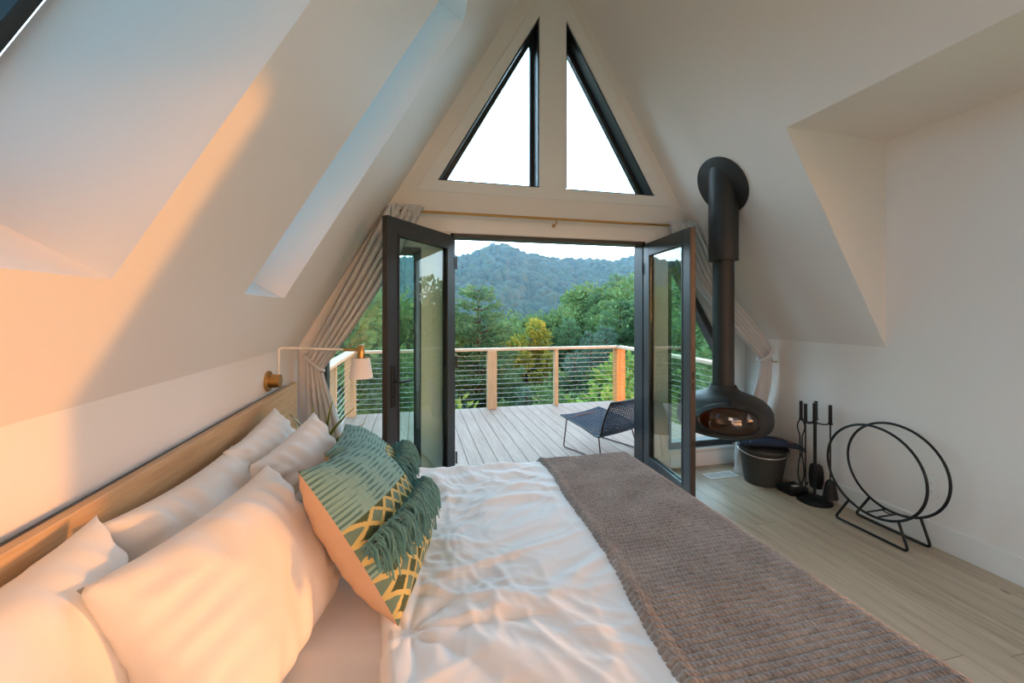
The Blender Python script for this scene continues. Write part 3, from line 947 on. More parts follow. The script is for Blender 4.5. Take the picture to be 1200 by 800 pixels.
# ------------------------------------------------------------------ bucket, gloves, box
BKX, BKY = 2.975, 2.965
bk = thing('coal_bucket', 'dark grey metal bucket with a lid by the right curtain', 'bucket', (BKX, BKY, 0))
MB().lathe([(.135, 0), (.142, .004), (.184, .285), (.190, .290), (.190, .300)], (BKX, BKY, 0), 48).build('pail', M['bucket'], bk)
MB().lathe([(.196, .296), (.198, .302), (.196, .312), (.17, .320), (.01, .328)], (BKX, BKY, 0), 48).build('lid', M['bucket'], bk)
MB().tube([(BKX + .196 * math.cos(a), BKY + .196 * math.sin(a), .292 - .03 * math.sin((a - 2.6) / 3.0 * PI)) for a in [2.6 + 3.0 * k / 20 for k in range(21)]], .004, 8).build('bail_handle', M['steel'], bk)
def glove(off, lift, seed, label):
    """gauntlet lying over the lid, its cuff hanging past the rim towards the right"""
    root = thing('fireplace_glove', label, 'glove', (BKX, BKY + off, .33), 'fireplace gloves on the bucket lid')
    ax = V((.93, -.36, 0)).normalized(); sd3 = V((-ax.y, ax.x, 0))
    O = V((BKX - .15, BKY + .05 + off, 0))
    def zpath(a):
        if a < .32: return .346 + lift + .012 * math.sin(a * 9)
        k = a - .32; return .346 + lift + .012 * math.sin(2.9) - .75 * k * k / .28 - .12 * k
    g = MB(); vs = []; fs = []; NL, NC = 26, 18
    for i in range(NL + 1):
        a = .40 * i / NL
        wdt = .050 + .020 * smooth01(.10, .22, a) + .020 * smooth01(.22, .40, a)
        if i == 0: wdt = .03
        th3 = .027 - .006 * smooth01(.2, .4, a)
        for j in range(NC):
            t = 2 * PI * j / NC
            c = O + ax * a + sd3 * (wdt * math.cos(t))
            z = zpath(a) + th3 * math.sin(t) + .004 * noise.noise(V((a * 30, t * 2, seed)))
            vs.append((c.x, c.y, z))
    for i in range(NL):
        for j in range(NC):
            l = (j + 1) % NC
            fs.append((i*NC+j, i*NC+l, (i+1)*NC+l, (i+1)*NC+j))
    fs.append(tuple(range(NC - 1, -1, -1))); fs.append(tuple(NL*NC + j for j in range(NC)))
    g.add(vs, fs)
    for k, (b0, ln) in enumerate(((-.030, .075), (-.010, .09), (.011, .085), (.030, .065))):
        p0 = O + sd3 * b0; p1 = p0 - ax * ln
        z0 = zpath(0)
        g.tube([(p0.x + ax.x * .02, p0.y + ax.y * .02, z0), ((p0.x + p1.x)/2, (p0.y + p1.y)/2, z0 + .004), (p1.x, p1.y, z0 - .008)], [.012, .012, .009], 8)
    p0 = O + ax * .10 + sd3 * .04; p1 = p0 + sd3 * .035 - ax * .05
    g.tube([(p0.x, p0.y, .345 + lift), (p1.x, p1.y, .342 + lift), (p1.x - ax.x * .03, p1.y - ax.y * .03, .34 + lift)], [.015, .014, .010], 8)
    g.build('glove_body', M['denim'], root, sharp=70)
    P_ = O + ax * .335
    pt = MB()
    pvs = []
    for a, b0 in ((.285, -.052), (.325, -.052), (.325, -.010), (.285, -.010)):
        c = O + ax * a + sd3 * b0; pvs.append((c.x, c.y, zpath(a) + .027 * math.sqrt(max(0, 1 - (b0 / .078) ** 2)) + .003))
    pt.add(pvs, [(0, 1, 2, 3)]).build('leather_patch', M['leather'], root, smooth=False, solid=.002)
    return root
glove(.035, .008, 3, 'navy canvas glove lying at the back of the bucket lid')
glove(-.075, .010, 8, 'navy canvas glove in front on the lid, its cuff drooping off the bucket rim')

bx_ = thing('tin_box', 'small flat black box on the floor between bucket and fireplace tools', 'box', (3.045, 2.735, 0))
bx_.rotation_euler = (0, 0, 0)
def lb(mb, x0, y0, z0, x1, y1, z1): return mb.box((3.045+x0, 2.735+y0, z0), (3.045+x1, 2.735+y1, z1))
lb(MB(), -.085, -.07, .0, .085, .07, .038).build('tray', M['black'], bx_, bevel=.004)
lid_o = lb(MB(), -.087, -.072, .040, .087, .072, .055).build('lid', M['black'], bx_, bevel=.006)
lb(MB(), -.02, -.03, .055, .045, .0, .056).build('paper_label', M['white'], lid_o, smooth=False)

# ------------------------------------------------------------------ fireplace tools
TX, TY = 3.065, 2.56
ts = thing('tool_stand', 'black iron fireplace tool stand on a round base by the right wall', 'tool stand', (TX, TY, 0))
MB().lathe([(.118, 0), (.120, .006), (.112, .014), (.10, .016), (.098, .022), (.03, .026), (.012, .034)], (TX, TY, 0), 44).build('base', M['black'], ts)
MB().tube([(TX, TY, .03), (TX, TY, .62)], .010, 12).build('pole', M['black'], ts)
MB().tube([(TX, TY, .61), (TX, TY, .775)], .0135, 14).build('pole_grip', M['black'], ts)
hang = [(TX - .025, TY + .075), (TX - .075, TY - .0), (TX + .04, TY - .072), (TX + .065, TY + .045)]
rk = MB()
for hx, hy in hang:
    rk.tube(arc([(TX, TY, .625), ((TX+hx)/2, (TY+hy)/2, .615), (hx, hy, .622), (hx + (hx-TX)*.15, hy + (hy-TY)*.15, .640)], .01), .005, 8)
rk.lathe([(.018, .612), (.018, .632)], (TX, TY, 0), 16)
rk.build('hook_ring', M['black'], ts)
def tool(name, label, cat, i, parts):
    hx, hy = hang[i]
    dx, dy = (hx - TX) * .2, (hy - TY) * .2
    r = thing(name, label, cat, (hx + dx, hy + dy, .1), 'fireplace tools on the stand')
    X, Y = hx + dx, hy + dy
    MB().tube([(X, Y, .635), (X, Y, .775)], .0125, 12).build('handle', M['black'], r)
    MB().lathe([(.016, .625), (.016, .637)], (X, Y, 0), 12).build('collar', M['black'], r)
    parts(r, X, Y)
    return r
def tongs(r, X, Y):
    for sg in (-1, 1):
        o_ = V((-.45, .9, 0)) * sg
        pts = [V((X, Y, .63)), V((X, Y, .60)) + o_ * .022, V((X, Y, .55)) + o_ * .026, V((X, Y, .50)) + o_ * .008, V((X, Y, .34)) + o_ * .006, V((X, Y, .26)) + o_ * .018, V((X, Y, .17)) + o_ * .022, V((X, Y, .10)) + o_ * .004]
        MB().tube(arc(pts, .03, 4), .005, 8).build('tong_arm', M['black'], r)
    MB().lathe([(.011, .325), (.011, .355)], (X, Y, 0), 12).build('rivet', M['black'], r)
def poker(r, X, Y):
    MB().tube(arc([(X, Y, .63), (X, Y, .16), (X - .004, Y - .01, .09)], .02), .0055, 8).build('shaft', M['black'], r)
    MB().tube(arc([(X, Y, .17), (X - .02, Y - .03, .15), (X - .024, Y - .04, .18)], .01), .005, 8).build('hook', M['black'], r)
def brush(r, X, Y):
    MB().tube([(X, Y, .63), (X, Y, .19)], .0055, 8).build('shaft', M['black'], r)
    MB().lathe([(.020, .195), (.030, .175), (.034, .165)], (X, Y, 0), 20).build('ferrule', M['black'], r)
    b = MB(); rn = random.Random(4)
    b.lathe([(.034, .165), (.046, .08), (.048, .06), (.02, .056)], (X, Y, 0), 22)
    for k in range(90):
        a = rn.uniform(0, 2*PI); q_ = rn.uniform(.5, 1)
        b.tube([(X + .033*q_*math.cos(a), Y + .033*q_*math.sin(a), .165), (X + .052*q_*math.cos(a), Y + .052*q_*math.sin(a), .05 + rn.uniform(0, .012))], .0022, 4)
    b.build('bristles', M['black'], r)
def shovel(r, X, Y):
    MB().tube([(X, Y, .63), (X, Y, .26)], .0055, 8).build('shaft', M['black'], r)
    def sf(u, v):
        w = .050 * (math.sin(PI * (.18 + .64 * v)) ** .5)
        if v < .04: w *= .5
        a = (u * 2 - 1)
        return V((X + a * w * .55, Y - a * w * .83, .27 - .20 * v)) + V((.83, .55, 0)) * (.018 * a * a - .006)
    MB().grid(sf, 10, 14).build('scoop', M['black'], r, recalc=False, sharp=180, solid=.003)
tool('fire_tongs', 'black fire tongs with split curved arms hanging on the stand, nearest the bucket', 'tongs', 0, tongs)
tool('poker', 'black poker rod hanging at the front of the tool stand', 'poker', 1, poker)
tool('hearth_brush', 'black hearth brush hanging on the stand beside the ring rack', 'brush', 2, brush)
tool('ash_shovel', 'black ash shovel hanging on the wall side of the tool stand', 'shovel', 3, shovel)

# ------------------------------------------------------------------ log ring
RGY, RGZ, RR = 2.075, .432, .300
rg = thing('log_ring', 'empty black wire log holder of two large rings by the right wall', 'log holder', (3.06, RGY, 0))
for x in (2.965, 3.155):
    pts = [(x, RGY + RR * math.cos(2*PI*k/72), RGZ + RR * math.sin(2*PI*k/72)) for k in range(72)]
    MB().tube(pts, .0082, 10, closed=True).build('ring', M['black'], rg)
    def at(a): return (x, RGY + RR * math.cos(a), RGZ + RR * math.sin(a))
    a1, a2 = math.radians(-60), math.radians(-120)
    p1, p2 = at(a1), at(a2)
    ft = arc([p1, (x, RGY + .245, .009), (x, RGY - .205, .009), p2], .03, 6)
    # feet splay: front ends carried outwards
    MB().tube(ft, .0082, 10).build('foot', M['black'], rg)
for dy in (-.02, .045):
    a = math.asin(dy / RR) - PI / 2
    z = RGZ - math.sqrt(RR*RR - dy*dy)
    MB().tube([(2.965, RGY + dy, z), (3.155, RGY + dy, z)], .0055, 8).build('cross_bar', M['black'], rg)
MB().tube([(3.12, RGY + .0125 + .0 + .033 * math.cos(t) , .140 + .012 * math.sin(t)) for t in [2*PI*k/20 for k in range(20)]], .004, 6, closed=True).build('clip', M['black'], rg)
zt = RGZ + math.sqrt(RR*RR - .02**2)

# ------------------------------------------------------------------ floor vent, outlet
vt = thing('floor_vent', 'white metal floor vent in front of the right side window', 'floor vent', (2.715, 3.165, 0))
vb = MB()
vb.box((2.56, 3.105, 0), (2.87, 3.122, .006)).box((2.56, 3.208, 0), (2.87, 3.225, .006)).box((2.56, 3.122, 0), (2.58, 3.208, .006)).box((2.85, 3.122, 0), (2.87, 3.208, .006)).box((2.71, 3.122, 0), (2.72, 3.208, .006))
vb.build('frame', M['white'], vt, smooth=False)
MB().box((2.58, 3.122, .0005), (2.85, 3.208, .0015)).build('duct_shade', plain('vent_shadow', (.16, .17, .17), .8), vt, smooth=False)  # dark sheet standing in for the shade below the louvers
lv = MB()
for k in range(9): lv.bar((2.58, 3.128 + .0092 * k, .003), (2.85, 3.128 + .0092 * k, .003), .0042, .003)
lv.build('louvers', M['white'], vt, smooth=False)
ot = thing('wall_outlet', 'white wall outlet behind the log ring', 'outlet', (XR, 1.912, .37))
MB().box((XR-.005, 1.872, .305), (XR, 1.952, .435)).build('cover_plate', M['white'], ot, bevel=.003)
for z in (.345, .395):
    MB().box((XR-.0075, 1.893, z-.016), (XR-.005, 1.931, z+.016)).build('socket', M['trimw'], ot, bevel=.001)
    sl = MB()
    for y in (1.904, 1.92): sl.box((XR-.0080, y-.001, z-.006), (XR-.0074, y+.001, z+.008))
    sl.build('slots', M['black'], ot, smooth=False)

# ------------------------------------------------------------------ deck
DKX0, DKX1, DKY0, DKY1 = -.98, 3.40, D+.20, 6.28
dk = MB(); x = DKX0
while x < DKX1 - .01:
    x1 = min(x + .142, DKX1)
    dk.box((x, DKY0 + .03, -.032), (x1, DKY1, 0))
    x += .149
dk.box((DKX0, DKY1 - .03, -.25), (DKX1, DKY1, -.034)).box((DKX0, DKY0, -.25), (DKX0+.03, DKY1, -.034)).box((DKX1-.03, DKY0, -.25), (DKX1, DKY1, -.034))
struct(dk.build('deck_floor', M['deck'], smooth=False), 'weathered pale wooden deck boards outside the doors')
dfs = MB()
for px_, py_ in ((-.85, 6.1), (1.2, 6.1), (3.25, 6.1), (-.85, 3.9), (3.25, 3.9)): dfs.box((px_-.07, py_-.07, -6.5), (px_+.07, py_+.07, -.26))
dfs.box((DKX0+.03, 6.0, -.26), (DKX1-.03, 6.2, -.06))
struct(dfs.build('deck_pillar', M['cedar'], smooth=False), 'timber posts and beam carrying the deck')

RAILZ = .935
def railing(p, q, posts, label, mrail, orange_end=False, skip=None):
    p, q = V(p), V(q); d = (q - p).normalized(); L = (q - p).length
    r = thing('deck_railing', label, 'railing', ((p + q) / 2).to_tuple(), 'cable railings around the deck')
    MB().bar(p + V((0, 0, RAILZ-.019)), q + V((0, 0, RAILZ-.019)), .135, .038).build('top_rail', M[mrail], r, smooth=False, bevel=.004)
    for a, wd_, mt_ in posts:
        c = p + d * a
        MB().box((c.x - wd_[0]/2, c.y - wd_[1]/2, 0), (c.x + wd_[0]/2, c.y + wd_[1]/2, RAILZ-.038)).build('post', M[mt_], r, smooth=False, bevel=.004)
    for k in range(11):
        z = .085 + .0735 * k
        MB().tube([p + V((0, 0, z)) - d * .02, q + V((0, 0, z)) + d * .02], .0028, 6).build('cable', M['steel'], r)
    for k in range(11):
        z = .085 + .0735 * k
        for e, sg in ((p, 1), (q, -1)):
            c = e + d * sg * .072 + V((0, 0, z))
            MB().tube([c, c + d * sg * .03], .008, 8).build('cable_fitting', M['steel'], r)
    return r
FY = 6.20
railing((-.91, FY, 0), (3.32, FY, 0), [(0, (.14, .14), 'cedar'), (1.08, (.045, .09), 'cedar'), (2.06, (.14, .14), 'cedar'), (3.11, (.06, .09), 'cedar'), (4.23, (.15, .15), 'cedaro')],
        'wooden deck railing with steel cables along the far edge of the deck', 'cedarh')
railing((-.91, FY, 0), (-.91, 3.75, 0), [(1.30, (.09, .05), 'cedar'), (2.45, (.14, .14), 'cedar')], 'wooden deck railing with steel cables on the left side of the deck', 'cedarhy')
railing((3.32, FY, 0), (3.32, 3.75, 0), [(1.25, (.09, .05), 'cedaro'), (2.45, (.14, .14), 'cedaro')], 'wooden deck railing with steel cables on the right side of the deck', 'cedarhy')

# ------------------------------------------------------------------ lounge chair on the deck
def lounge(loc, rz, label):
    """local: faces +y, x across"""
    r = thing('lounge_chair', label, 'chair', (0, 0, 0))
    W = .70
    prof_ = [(.40, .350), (.36, .346), (.22, .322), (.05, .295), (-.10, .255), (-.17, .250), (-.215, .275), (-.245, .34), (-.275, .45), (-.30, .55), (-.312, .60)]
    def pt(t):
        n_ = len(prof_) - 1; k = min(int(t * n_), n_ - 1); f_ = t * n_ - k
        g = lambda i: V(prof_[max(0, min(n_, i))])
        a, b_, c, d_ = g(k-1), g(k), g(k+1), g(k+2)
        return .5 * ((2*b_) + (c - a) * f_ + (2*a - 5*b_ + 4*c - d_) * f_**2 + (-a + 3*b_ - 3*c + d_) * f_**3)
    def wd_(t): return W / 2 * (1 - .10 * smooth01(.5, .0, t) - .16 * smooth01(.75, 1, t))
    def S(a, t):
        p = pt(t); x = a * wd_(t)
        cup = .03 * a * a * smooth01(.45, .75, t)
        return V((x, p.x + cup, p.y - .02 * (1 - a * a) * smooth01(.7, .3, t)))
    rim = [S(-1, k / 40) for k in range(41)] + [S(-1 + 2 * k / 10, 1) for k in range(1, 10)] + [S(1, 1 - k / 40) for k in range(41)] + [S(1 - 2 * k / 10, 0) for k in range(1, 10)]
    MB().tube(rim, .010, 8, closed=True).build('rim', M['black'], r)
    # woven cords: fine strips both ways
    wv = MB()
    for k in range(46):
        t = (k + .5) / 46
        pts = [S(-1 + 2 * j / 10, t) for j in range(11)]
        wv.tube([p + V((0, .001, .002 * (-1) ** (j + k))) for j, p in enumerate(pts)], .0060, 5, caps=False)
    for k in range(26):
        a = -1 + 2 * (k + .5) / 26
        wv.tube([S(a, j / 44) for j in range(45)], .0052, 5, caps=False)
    wv.build('woven_seat', M['navy'], r)
    lg = MB()
    for sg in (-1, 1):
        pts = [(sg * .29, .33, .330), (sg * .30, .37, .008), (sg * .30, -.16, .008), (sg * .27, -.10, .25)]
        MB().tube(arc(pts, .03, 5), .007, 8).build('sled_leg', M['redwire'], r)
    MB().tube([(-.27, -.10, .25), (.27, -.10, .25)], .007, 8).build('cross_bar', M['redwire'], r)
    MB().tube([(-.29, .33, .330), (.29, .33, .330)], .007, 8).build('cross_bar', M['redwire'], r)
    r.location = loc; r.rotation_euler = (0, 0, rz)
    return r
lounge((2.02, 4.02, 0), math.radians(24), 'navy woven lounge chair on the deck behind the open right door')

# ------------------------------------------------------------------ landscape
def hz(x, y):
    """ground height"""
    az = x / max(y, 1)
    near = -4.5 - .16 * min(y - 6, 80) if y > 6 else -4.5
    val = -17.0
    h = near
    # right hand spur
    sp = smooth01(.42, .95, az) * smooth01(24, 90, y) * (1 - .6 * smooth01(140, 220, y))
    h += 21 * sp
    # left bank
    h += 9 * smooth01(-.02, -.45, az) * smooth01(20, 70, y)
    # main ridge
    kp = [(-.6, 30), (-.2, 33), (-.04, 39), (.10, 46), (.20, 55), (.30, 46), (.40, 43), (.50, 47), (.60, 53), (.9, 58), (1.6, 60)]
    top = kp[0][1]
    for (a, za), (b_, zb_) in zip(kp, kp[1:]):
        if a <= az <= b_:
            t = (az - a) / (b_ - a); t = t * t * (3 - 2 * t); top = za + (zb_ - za) * t
    if az > kp[-1][0]: top = kp[-1][1]
    r = smooth01(110, 345, y + 22 * noise.noise(V((x * .012, y * .012, 4))))
    h += (top - 5 + 15) * (r ** 1.15) * (1 - smooth01(350, 480, y) * .5)
    h += 3.5 * noise.noise(V((x * .02, y * .02, 0))) * smooth01(40, 120, y)
    h += 5.0 * (1 - 2 * abs(noise.noise(V((x * .014 + 3, y * .006, 7))))) * smooth01(150, 250, y) * (1 - smooth01(330, 345, y) * .5)
    return h
def ter(u, v):
    y = 4.0 + 470 * v ** 1.7
    hw = 40 + y * 1.15
    x = (u - .42) * 2 * hw
    return V((x, y, hz(x, y)))
struct(MB().grid(ter, 120, 120).build('hill', M['ground'], recalc=False, sharp=180), 'forested valley and hills beyond the deck')

# distant wood: crowns nobody could count
fo = MB()
bmt = bmesh.new(); bmesh.ops.create_icosphere(bmt, subdivisions=2, radius=1)
bv = [v.co.copy() for v in bmt.verts]; bf = [tuple(v.index for v in f.verts) for f in bmt.faces]; bmt.free()
rn = random.Random(12)
variants = []
for k in range(8):
    o_ = V((k * 7.1, 3, 1))
    variants.append([c * (1 + .28 * noise.noise(c * 1.6 + o_) + .16 * noise.noise(c * 4.2 + o_)) for c in bv])
y = 62.0
while y < 372:
    rbase = 1.9 + 1.3 * smooth01(70, 330, y)
    stp = rbase * 1.12
    x = -.50 * y - 10
    while x < 1.12 * y + 10:
        xx = x + rn.uniform(-.6, .6) * stp; yy = y + rn.uniform(-.6, .6) * stp
        rr_ = rbase * rn.uniform(.7, 1.35)
        zz = hz(xx, yy)
        sx = rr_; sz = rr_ * rn.uniform(.95, 1.5)
        va = variants[rn.randrange(8)]; ca, sa = math.cos(rn.uniform(0, 6.28)), 0
        an = rn.uniform(0, 6.28); ca, sa = math.cos(an), math.sin(an)
        fo.add([(xx + (c.x * ca - c.y * sa) * sx, yy + (c.x * sa + c.y * ca) * sx, zz + c.z * sz + rr_ * .9) for c in va], bf)
        x += stp * rn.uniform(.85, 1.25)
    y += stp * (1.0 + .35 * smooth01(100, 300, y))
fob = fo.build('forest', M['forest'], recalc=False, sharp=180)
props(fob, 'continuous green forest canopy covering the distant mountains', 'forest', kind='stuff')

def leaf_quad(mb, p, d, ln, wd_, rnd):
    s_ = V((rnd.uniform(-1, 1), rnd.uniform(-1, 1), rnd.uniform(-1, 1))).cross(d)
    if s_.length < 1e-4: return
    s_.normalize()
    q1 = p + d * (ln * .5)
    mb.add([p, q1 + s_ * wd_, p + d * ln, q1 - s_ * wd_], [(0, 1, 2, 3)])

def conifer_mesh(h, rad_, seed, nleaf, ln=.22, wd_=.05, droop=.1, base=.12, gap=.30):
    rnd = random.Random(seed)
    fo_, tr_ = MB(), MB()
    tr_.tube([(0, 0, -1.5), (.05, 0, h * .5), (0, .03, h * .97)], [h * .018, h * .011, .01], 7)
    brs = []; z = h * base
    while z < h * .97:
        k = (z / h - base) / (1 - base)
        r = rad_ * (1 - k) ** .75 * (.55 + .45 * smooth01(0, .18, k)) + .12
        nb = 7 if k < .8 else 5
        off = rnd.uniform(0, 6.28)
        for j in range(nb):
            a = off + 2 * PI * j / nb + rnd.uniform(-.3, .3)
            rl = r * rnd.uniform(.65, 1.12)
            rise = rnd.uniform(.12, .38) - droop
            brs.append((z + rnd.uniform(-.1, .1), a, rl, rise))
        z += gap * rnd.uniform(.8, 1.2)
    tot = sum(b_[2] ** 1.5 for b_ in brs)
    for z, a, rl, rise in brs:
        n_ = max(4, int(nleaf * rl ** 1.5 / tot))
        dv = V((math.cos(a), math.sin(a), 0)); sv = V((-dv.y, dv.x, 0))
        tr_.tube([V((0, 0, z)), V((0, 0, z + rise * rl)) + dv * rl * .9], [.02 + .012 * rl, .006], 4, caps=False)
        for _ in range(n_):
            t = rnd.random() ** .55
            sp_ = (rnd.random() - .5) * .75 * rl * (1.05 - t * .55)
            p = V((0, 0, z + rise * rl * t + rnd.uniform(-.10, .10))) + dv * (rl * t) + sv * sp_
            d = (dv * .7 + sv * (sp_ / max(rl, .2)) * 1.6 + V((0, 0, rnd.uniform(-.15, .9))) + V((rnd.uniform(-.5, .5), rnd.uniform(-.5, .5), 0))).normalized()
            leaf_quad(fo_, p, d, ln * rnd.uniform(.6, 1.25), wd_ * rnd.uniform(.7, 1.2), rnd)
    return fo_, tr_
def broad_mesh(h, rad_, seed, nleaf, ln=.16, wd_=.06, zc=.62):
    rnd = random.Random(seed)
    fo_, tr_ = MB(), MB()
    tr_.tube([(0, 0, -1.5), (.1, .05, h * .4), (0, 0, h * .8)], [h * .02, h * .014, .02], 7)
    cl_ = []
    for k in range(46):
        d = V((rnd.gauss(0, 1), rnd.gauss(0, 1), rnd.gauss(0, 1))).normalized()
        r = rnd.uniform(.35, 1) ** .6
        c = V((d.x * rad_ * r, d.y * rad_ * r, h * zc + d.z * h * (1 - zc) * r * .95))
        cl_.append((c, rad_ * rnd.uniform(.22, .40)))
        tr_.tube([V((0, 0, max(h * .2, c.z - rad_ * .8))), c], [.035, .008], 4, caps=False)
    for k in range(nleaf):
        c, r = cl_[k % len(cl_)]
        d = V((rnd.gauss(0, 1), rnd.gauss(0, 1), rnd.gauss(0, 1))).normalized()
        p = c + d * r * rnd.random() ** .35
        dd = (d + V((rnd.uniform(-.7, .7), rnd.uniform(-.7, .7), rnd.uniform(-.6, .5)))).normalized()
        leaf_quad(fo_, p, dd, ln * rnd.uniform(.6, 1.3), wd_ * rnd.uniform(.7, 1.2), rnd)
    return fo_, tr_
def make_tree(name, meshes, mat, label, group):
    r = thing(name, label, 'tree', (0, 0, 0), group)
    fo_, tr_ = meshes
    fo_.build('crown', mat, r, smooth=False, recalc=False)
    tr_.build('trunk', M['bark'], r)
    return r
def seat(o, x, y, top, h, rz=0, label=None, group=None):
    """stand a tree on the ground so that it is as tall as the photograph shows"""
    g = hz(x, y)
    o.location = (x, y, g)
    s_ = (top - g) / h
    o.scale = (max(s_, .3) * 1.0,) * 2 + (max(s_, .3),)
    o.rotation_euler = (0, 0, rz)
    if label: o['label'] = label
    if group: o['group'] = group
    return o
PINE = [make_tree('pine_tree', conifer_mesh(8, 2.7, 40 + k, 30000, .24, .030, .0, .10, .34), M['pine'], '', 'pines below the deck') for k in range(2)]
SPR = [make_tree('spruce_tree', conifer_mesh(8, 2.3, 50 + k, 24000, .17, .038, .08, .05, .28), M['spruce'], '', 'spruces below the deck') for k in range(2)]
DEC = [make_tree('leafy_tree', broad_mesh(8, 2.9, 60 + k, 18000, .20, .07), M['decid'], '', 'leafy trees below the deck') for k in range(2)]
YEL = make_tree('yellow_tree', broad_mesh(8, 1.25, 70, 7000, .17, .075), M['yellow'], '', None)
BRI = make_tree('sapling', broad_mesh(4, 1.5, 71, 6000, .20, .06), M['bright'], '', 'bright saplings below the deck')
used = set()
def put(src, h, x, y, top, label, group=None):
    o = src
    if id(src) in used: o = copy_tree(src)
    used.add(id(src))
    if group is None and 'group' in o: del o['group']
    return seat(o, x, y, top, h, random.uniform(0, 6.28), label, group)
# near trees (x, y, top height)
put(PINE[0], 8, 2.3, 15.0, 2.6, 'tall soft green pine just beyond the railing, left in the doorway view', 'pines below the deck')
put(PINE[1], 8, .2, 17.5, 2.2, 'green pine partly hidden by the left door', 'pines below the deck')
put(YEL, 8, 4.75, 17.0, 1.2, 'slim tree with yellowing leaves above the far railing')
put(SPR[0], 8, 6.6, 14.5, .75, 'blue green spruce behind the thin rail post', 'spruces below the deck')
put(SPR[1], 8, 5.3, 13.0, .2, 'blue green spruce lower and left of the thin rail post', 'spruces below the deck')
put(PINE[0], 8, 10.8, 20.0, 2.3, 'full pine above the right corner post', 'pines below the deck')
put(PINE[1], 8, 9.0, 23.0, 1.2, 'pine behind the spruces near the right corner post', 'pines below the deck')
put(PINE[1], 8, 13.2, 21.0, 3.4, 'pine seen through the right door glass', 'pines below the deck')
put(BRI, 4, 6.6, 10.5, -.15, 'bright green sapling below the right end of the far railing', 'bright saplings below the deck')
put(BRI, 4, 5.3, 10.0, -.65, 'bright green sapling low behind the lounge chair', 'bright saplings below the deck')
put(BRI, 4, 1.05, 9.2, -.9, 'bright green sapling at the foot of the left pine', 'bright saplings below the deck')
gen = 'leafy or needled tree in the green mass around the deck'
GL = {'p': ('green pine standing in the mass of trees around the deck', 'crowded pines around the deck'),
      's': ('blue green spruce standing in the mass of trees around the deck', 'crowded spruces around the deck'),
      'd': ('leafy green tree standing in the mass of trees around the deck', 'crowded leafy trees around the deck')}
def many(kind, x, y, top):
    src = {'p': PINE, 's': SPR, 'd': DEC}[kind][random.randrange(2)]
    put(src, 8, x, y, top, *GL[kind])
# left bank, seen past the lamp and through the left door
for x, y, t, k in [(-2.6, 11.5, 2.2, 'd'), (-4.6, 12.5, 3.2, 'p'), (-1.2, 13.5, 1.4, 's'), (-.6, 16.5, 2.0, 'd'), (-3.2, 15.5, 3.0, 'd'), (-6.5, 15, 4.0, 'd'), (-2.0, 20, 2.8, 'p'), (.9, 12.2, -.6, 's'), (-.2, 11.2, -.9, 'd'), (-5.5, 19, 4.2, 'p'), (-8, 18, 5, 'd'), (-4.5, 8.5, 2.4, 'd'), (-6.5, 7, 3, 'd')]:
    many(k, x, y, t)
# behind the far railing, low
for x, y, t, k in [(3.3, 12.0, -.7, 's'), (4.3, 12.5, -.5, 'd'), (2.2, 11.0, -1.2, 'd'), (7.5, 12.5, .1, 'd'), (8.2, 16.5, .9, 's'), (3.4, 20, 1.0, 'd'), (4.4, 24, 1.2, 's'), (6.2, 21, .9, 's'), (7.6, 26, 1.1, 'd'), (5.4, 30, .7, 'd'), (1.2, 24, 2.0, 'd'),
                   (11.5, 27, 2.4, 'd'), (13.5, 28, 3.2, 'p'), (15.5, 30, 4.6, 'd'), (10, 33, 1.6, 's'), (17.5, 33, 5, 'p')]:
    many(k, x, y, t)
# right bank
for x, y, t, k in [(8.8, 12.8, 1.0, 'p'), (10.6, 13.8, 2.2, 's'), (10.5, 11.0, 1.6, 'd'), (12.5, 13.2, 3.0, 'd'), (9.4, 9.0, 1.2, 'd'), (13.5, 11.0, 3.4, 'p'), (15.5, 15.5, 4.2, 'd'), (17.5, 20, 5.6, 'p'), (15.2, 19.0, 4.8, 'd'), (8.0, 7.2, .6, 's'), (19, 16, 6, 'd'), (12, 7.5, 3, 'd')]:
    many(k, x, y, t)
# farther down the valley
rv = random.Random(5)
for k in range(46):
    y = rv.uniform(34, 66); az = rv.uniform(-.25, .92); x = az * y
    g = hz(x, y)
    many(rv.choice('pddss'), x, y, g + rv.uniform(6.5, 10))

# valley haze
hm = bpy.data.materials.new('valley_haze'); hm.use_nodes = True
ht = NT(hm); ht.n.clear()
ho = ht.node('ShaderNodeOutputMaterial'); hv = ht.node('ShaderNodeVolumeScatter')
hv.inputs['Color'].default_value = (.30, .62, .95, 1); hv.inputs['Density'].default_value = .0008; hv.inputs['Anisotropy'].default_value = .1
ht.l.new(hv.outputs[0], ho.inputs['Volume'])
hb_ = MB().box((-330, 36, -30), (560, 460, 90)).build('haze', hm, smooth=False)
props(hb_, 'thin blue haze hanging in the valley before the mountains', 'haze', kind='stuff')

# ------------------------------------------------------------------ light
SUN = V((math.cos(math.radians(-6)), math.sin(math.radians(-6)), math.tan(math.radians(6.5)))).normalized()   # towards the sun
w = bpy.data.worlds.new('evening_sky'); SC.world = w; w.use_nodes = True
t = NT(w); t.n.clear()
g = t.node('ShaderNodeTexCoord').outputs['Generated']
nv = t.node('ShaderNodeVectorMath', operation='NORMALIZE'); t.l.new(g, nv.inputs[0])
dt = t.node('ShaderNodeVectorMath', operation='DOT_PRODUCT'); t.l.new(nv.outputs[0], dt.inputs[0]); dt.inputs[1].default_value = V((math.cos(math.radians(-64)), math.sin(math.radians(-64)), .04)).normalized()
x_, y_, z_ = t.xyz(nv.outputs[0])
up = t.m('MAXIMUM', z_, 0)
base = t.ramp(up, [(0, (.58, .79, 1.0, 1)), (.22, (.50, .74, 1.0, 1)), (.55, (.26, .40, .52, 1)), (1, (.17, .29, .40, 1))])
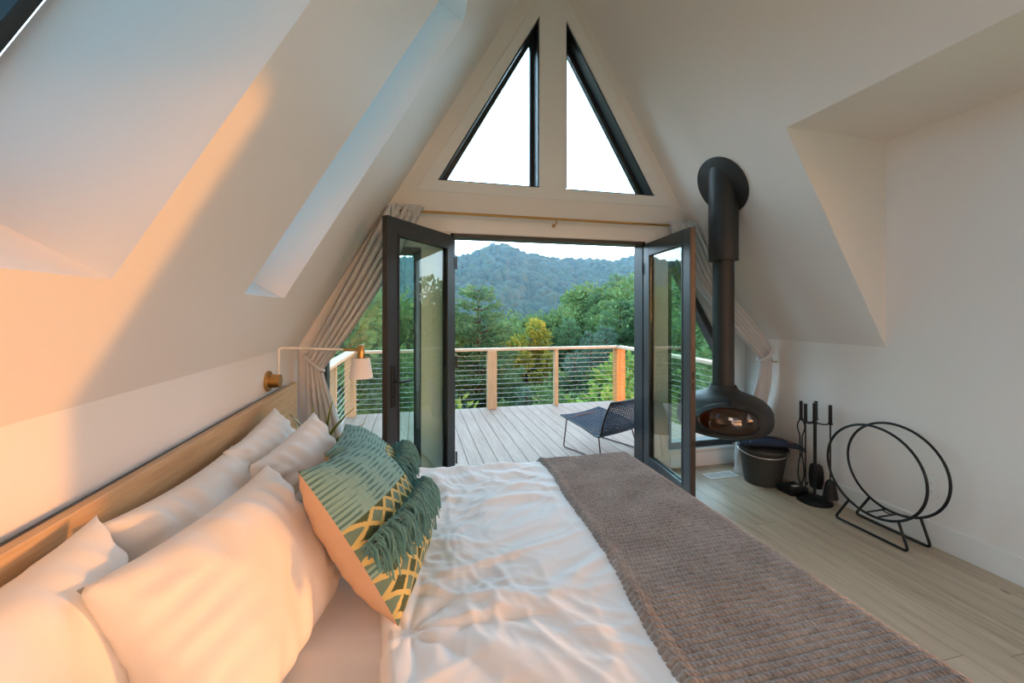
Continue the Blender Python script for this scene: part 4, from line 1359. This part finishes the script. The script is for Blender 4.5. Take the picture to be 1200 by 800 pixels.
mr = t.node('ShaderNodeMapRange'); t.set(mr.inputs['Value'], t.m('SUBTRACT', y_, t.m('MULTIPLY', x_, .35))); mr.inputs['From Min'].default_value = -.35; mr.inputs['From Max'].default_value = .55
mr.inputs['To Min'].default_value = .50; mr.inputs['To Max'].default_value = 1.55; mr.clamp = True
sc3 = t.node('ShaderNodeVectorMath', operation='SCALE'); t.l.new(base, sc3.inputs[0]); t.set(sc3.inputs['Scale'], mr.outputs[0]); base = sc3.outputs[0]
glow = t.m('POWER', t.m('MAXIMUM', t.m('ADD', t.m('MULTIPLY', dt.outputs['Value'], .5), .5), 0), 7)
glow2 = t.m('MULTIPLY', glow, t.m('POWER', t.m('SUBTRACT', 1, up), 3))
warm = t.mix(glow2, base, (2.7, 1.05, .34, 1))
gnd = t.mix(t.m('LESS_THAN', z_, -.02), warm, (.10, .12, .08, 1))
bg = t.node('ShaderNodeBackground'); t.l.new(gnd, bg.inputs[0]); bg.inputs[1].default_value = 7.4
ow = t.node('ShaderNodeOutputWorld'); t.l.new(bg.outputs[0], ow.inputs[0])
w.cycles.sampling_method = 'MANUAL'; w.cycles.sample_map_resolution = 512

sl_ = bpy.data.lights.new('low_sun', 'SUN'); sl_.energy = 2.75; sl_.color = (1, .34, .04); sl_.angle = math.radians(1.4)
so = bpy.data.objects.new('low_sun', sl_); COL.objects.link(so)
so.rotation_euler = SUN.to_track_quat('Z', 'Y').to_euler(); so.location = (12, -2, 4)

# ------------------------------------------------------------------ camera and view
cd = bpy.data.cameras.new('camera'); cam = bpy.data.objects.new('camera', cd); COL.objects.link(cam)
cd.sensor_width = 36; cd.lens = 475 / 1200 * 36; cd.shift_y = -34 / 1200
cam.location = (0, 0, 1.49); cam.rotation_euler = (PI / 2, 0, -math.atan(113 / 475))
cd.clip_start = .02; cd.clip_end = 2000
SC.camera = cam
vs_ = SC.view_settings
SC.display_settings.display_device = 'sRGB'
vs_.view_transform = 'Standard'; vs_.look = 'None'; vs_.exposure = 0; vs_.gamma = 1; vs_.use_curve_mapping = False
cy = SC.cycles
cy.max_bounces = 14; cy.diffuse_bounces = 8; cy.glossy_bounces = 6; cy.transparent_max_bounces = 24; cy.volume_bounces = 1
cy.use_denoising = True; cy.caustics_reflective = False; cy.caustics_refractive = False
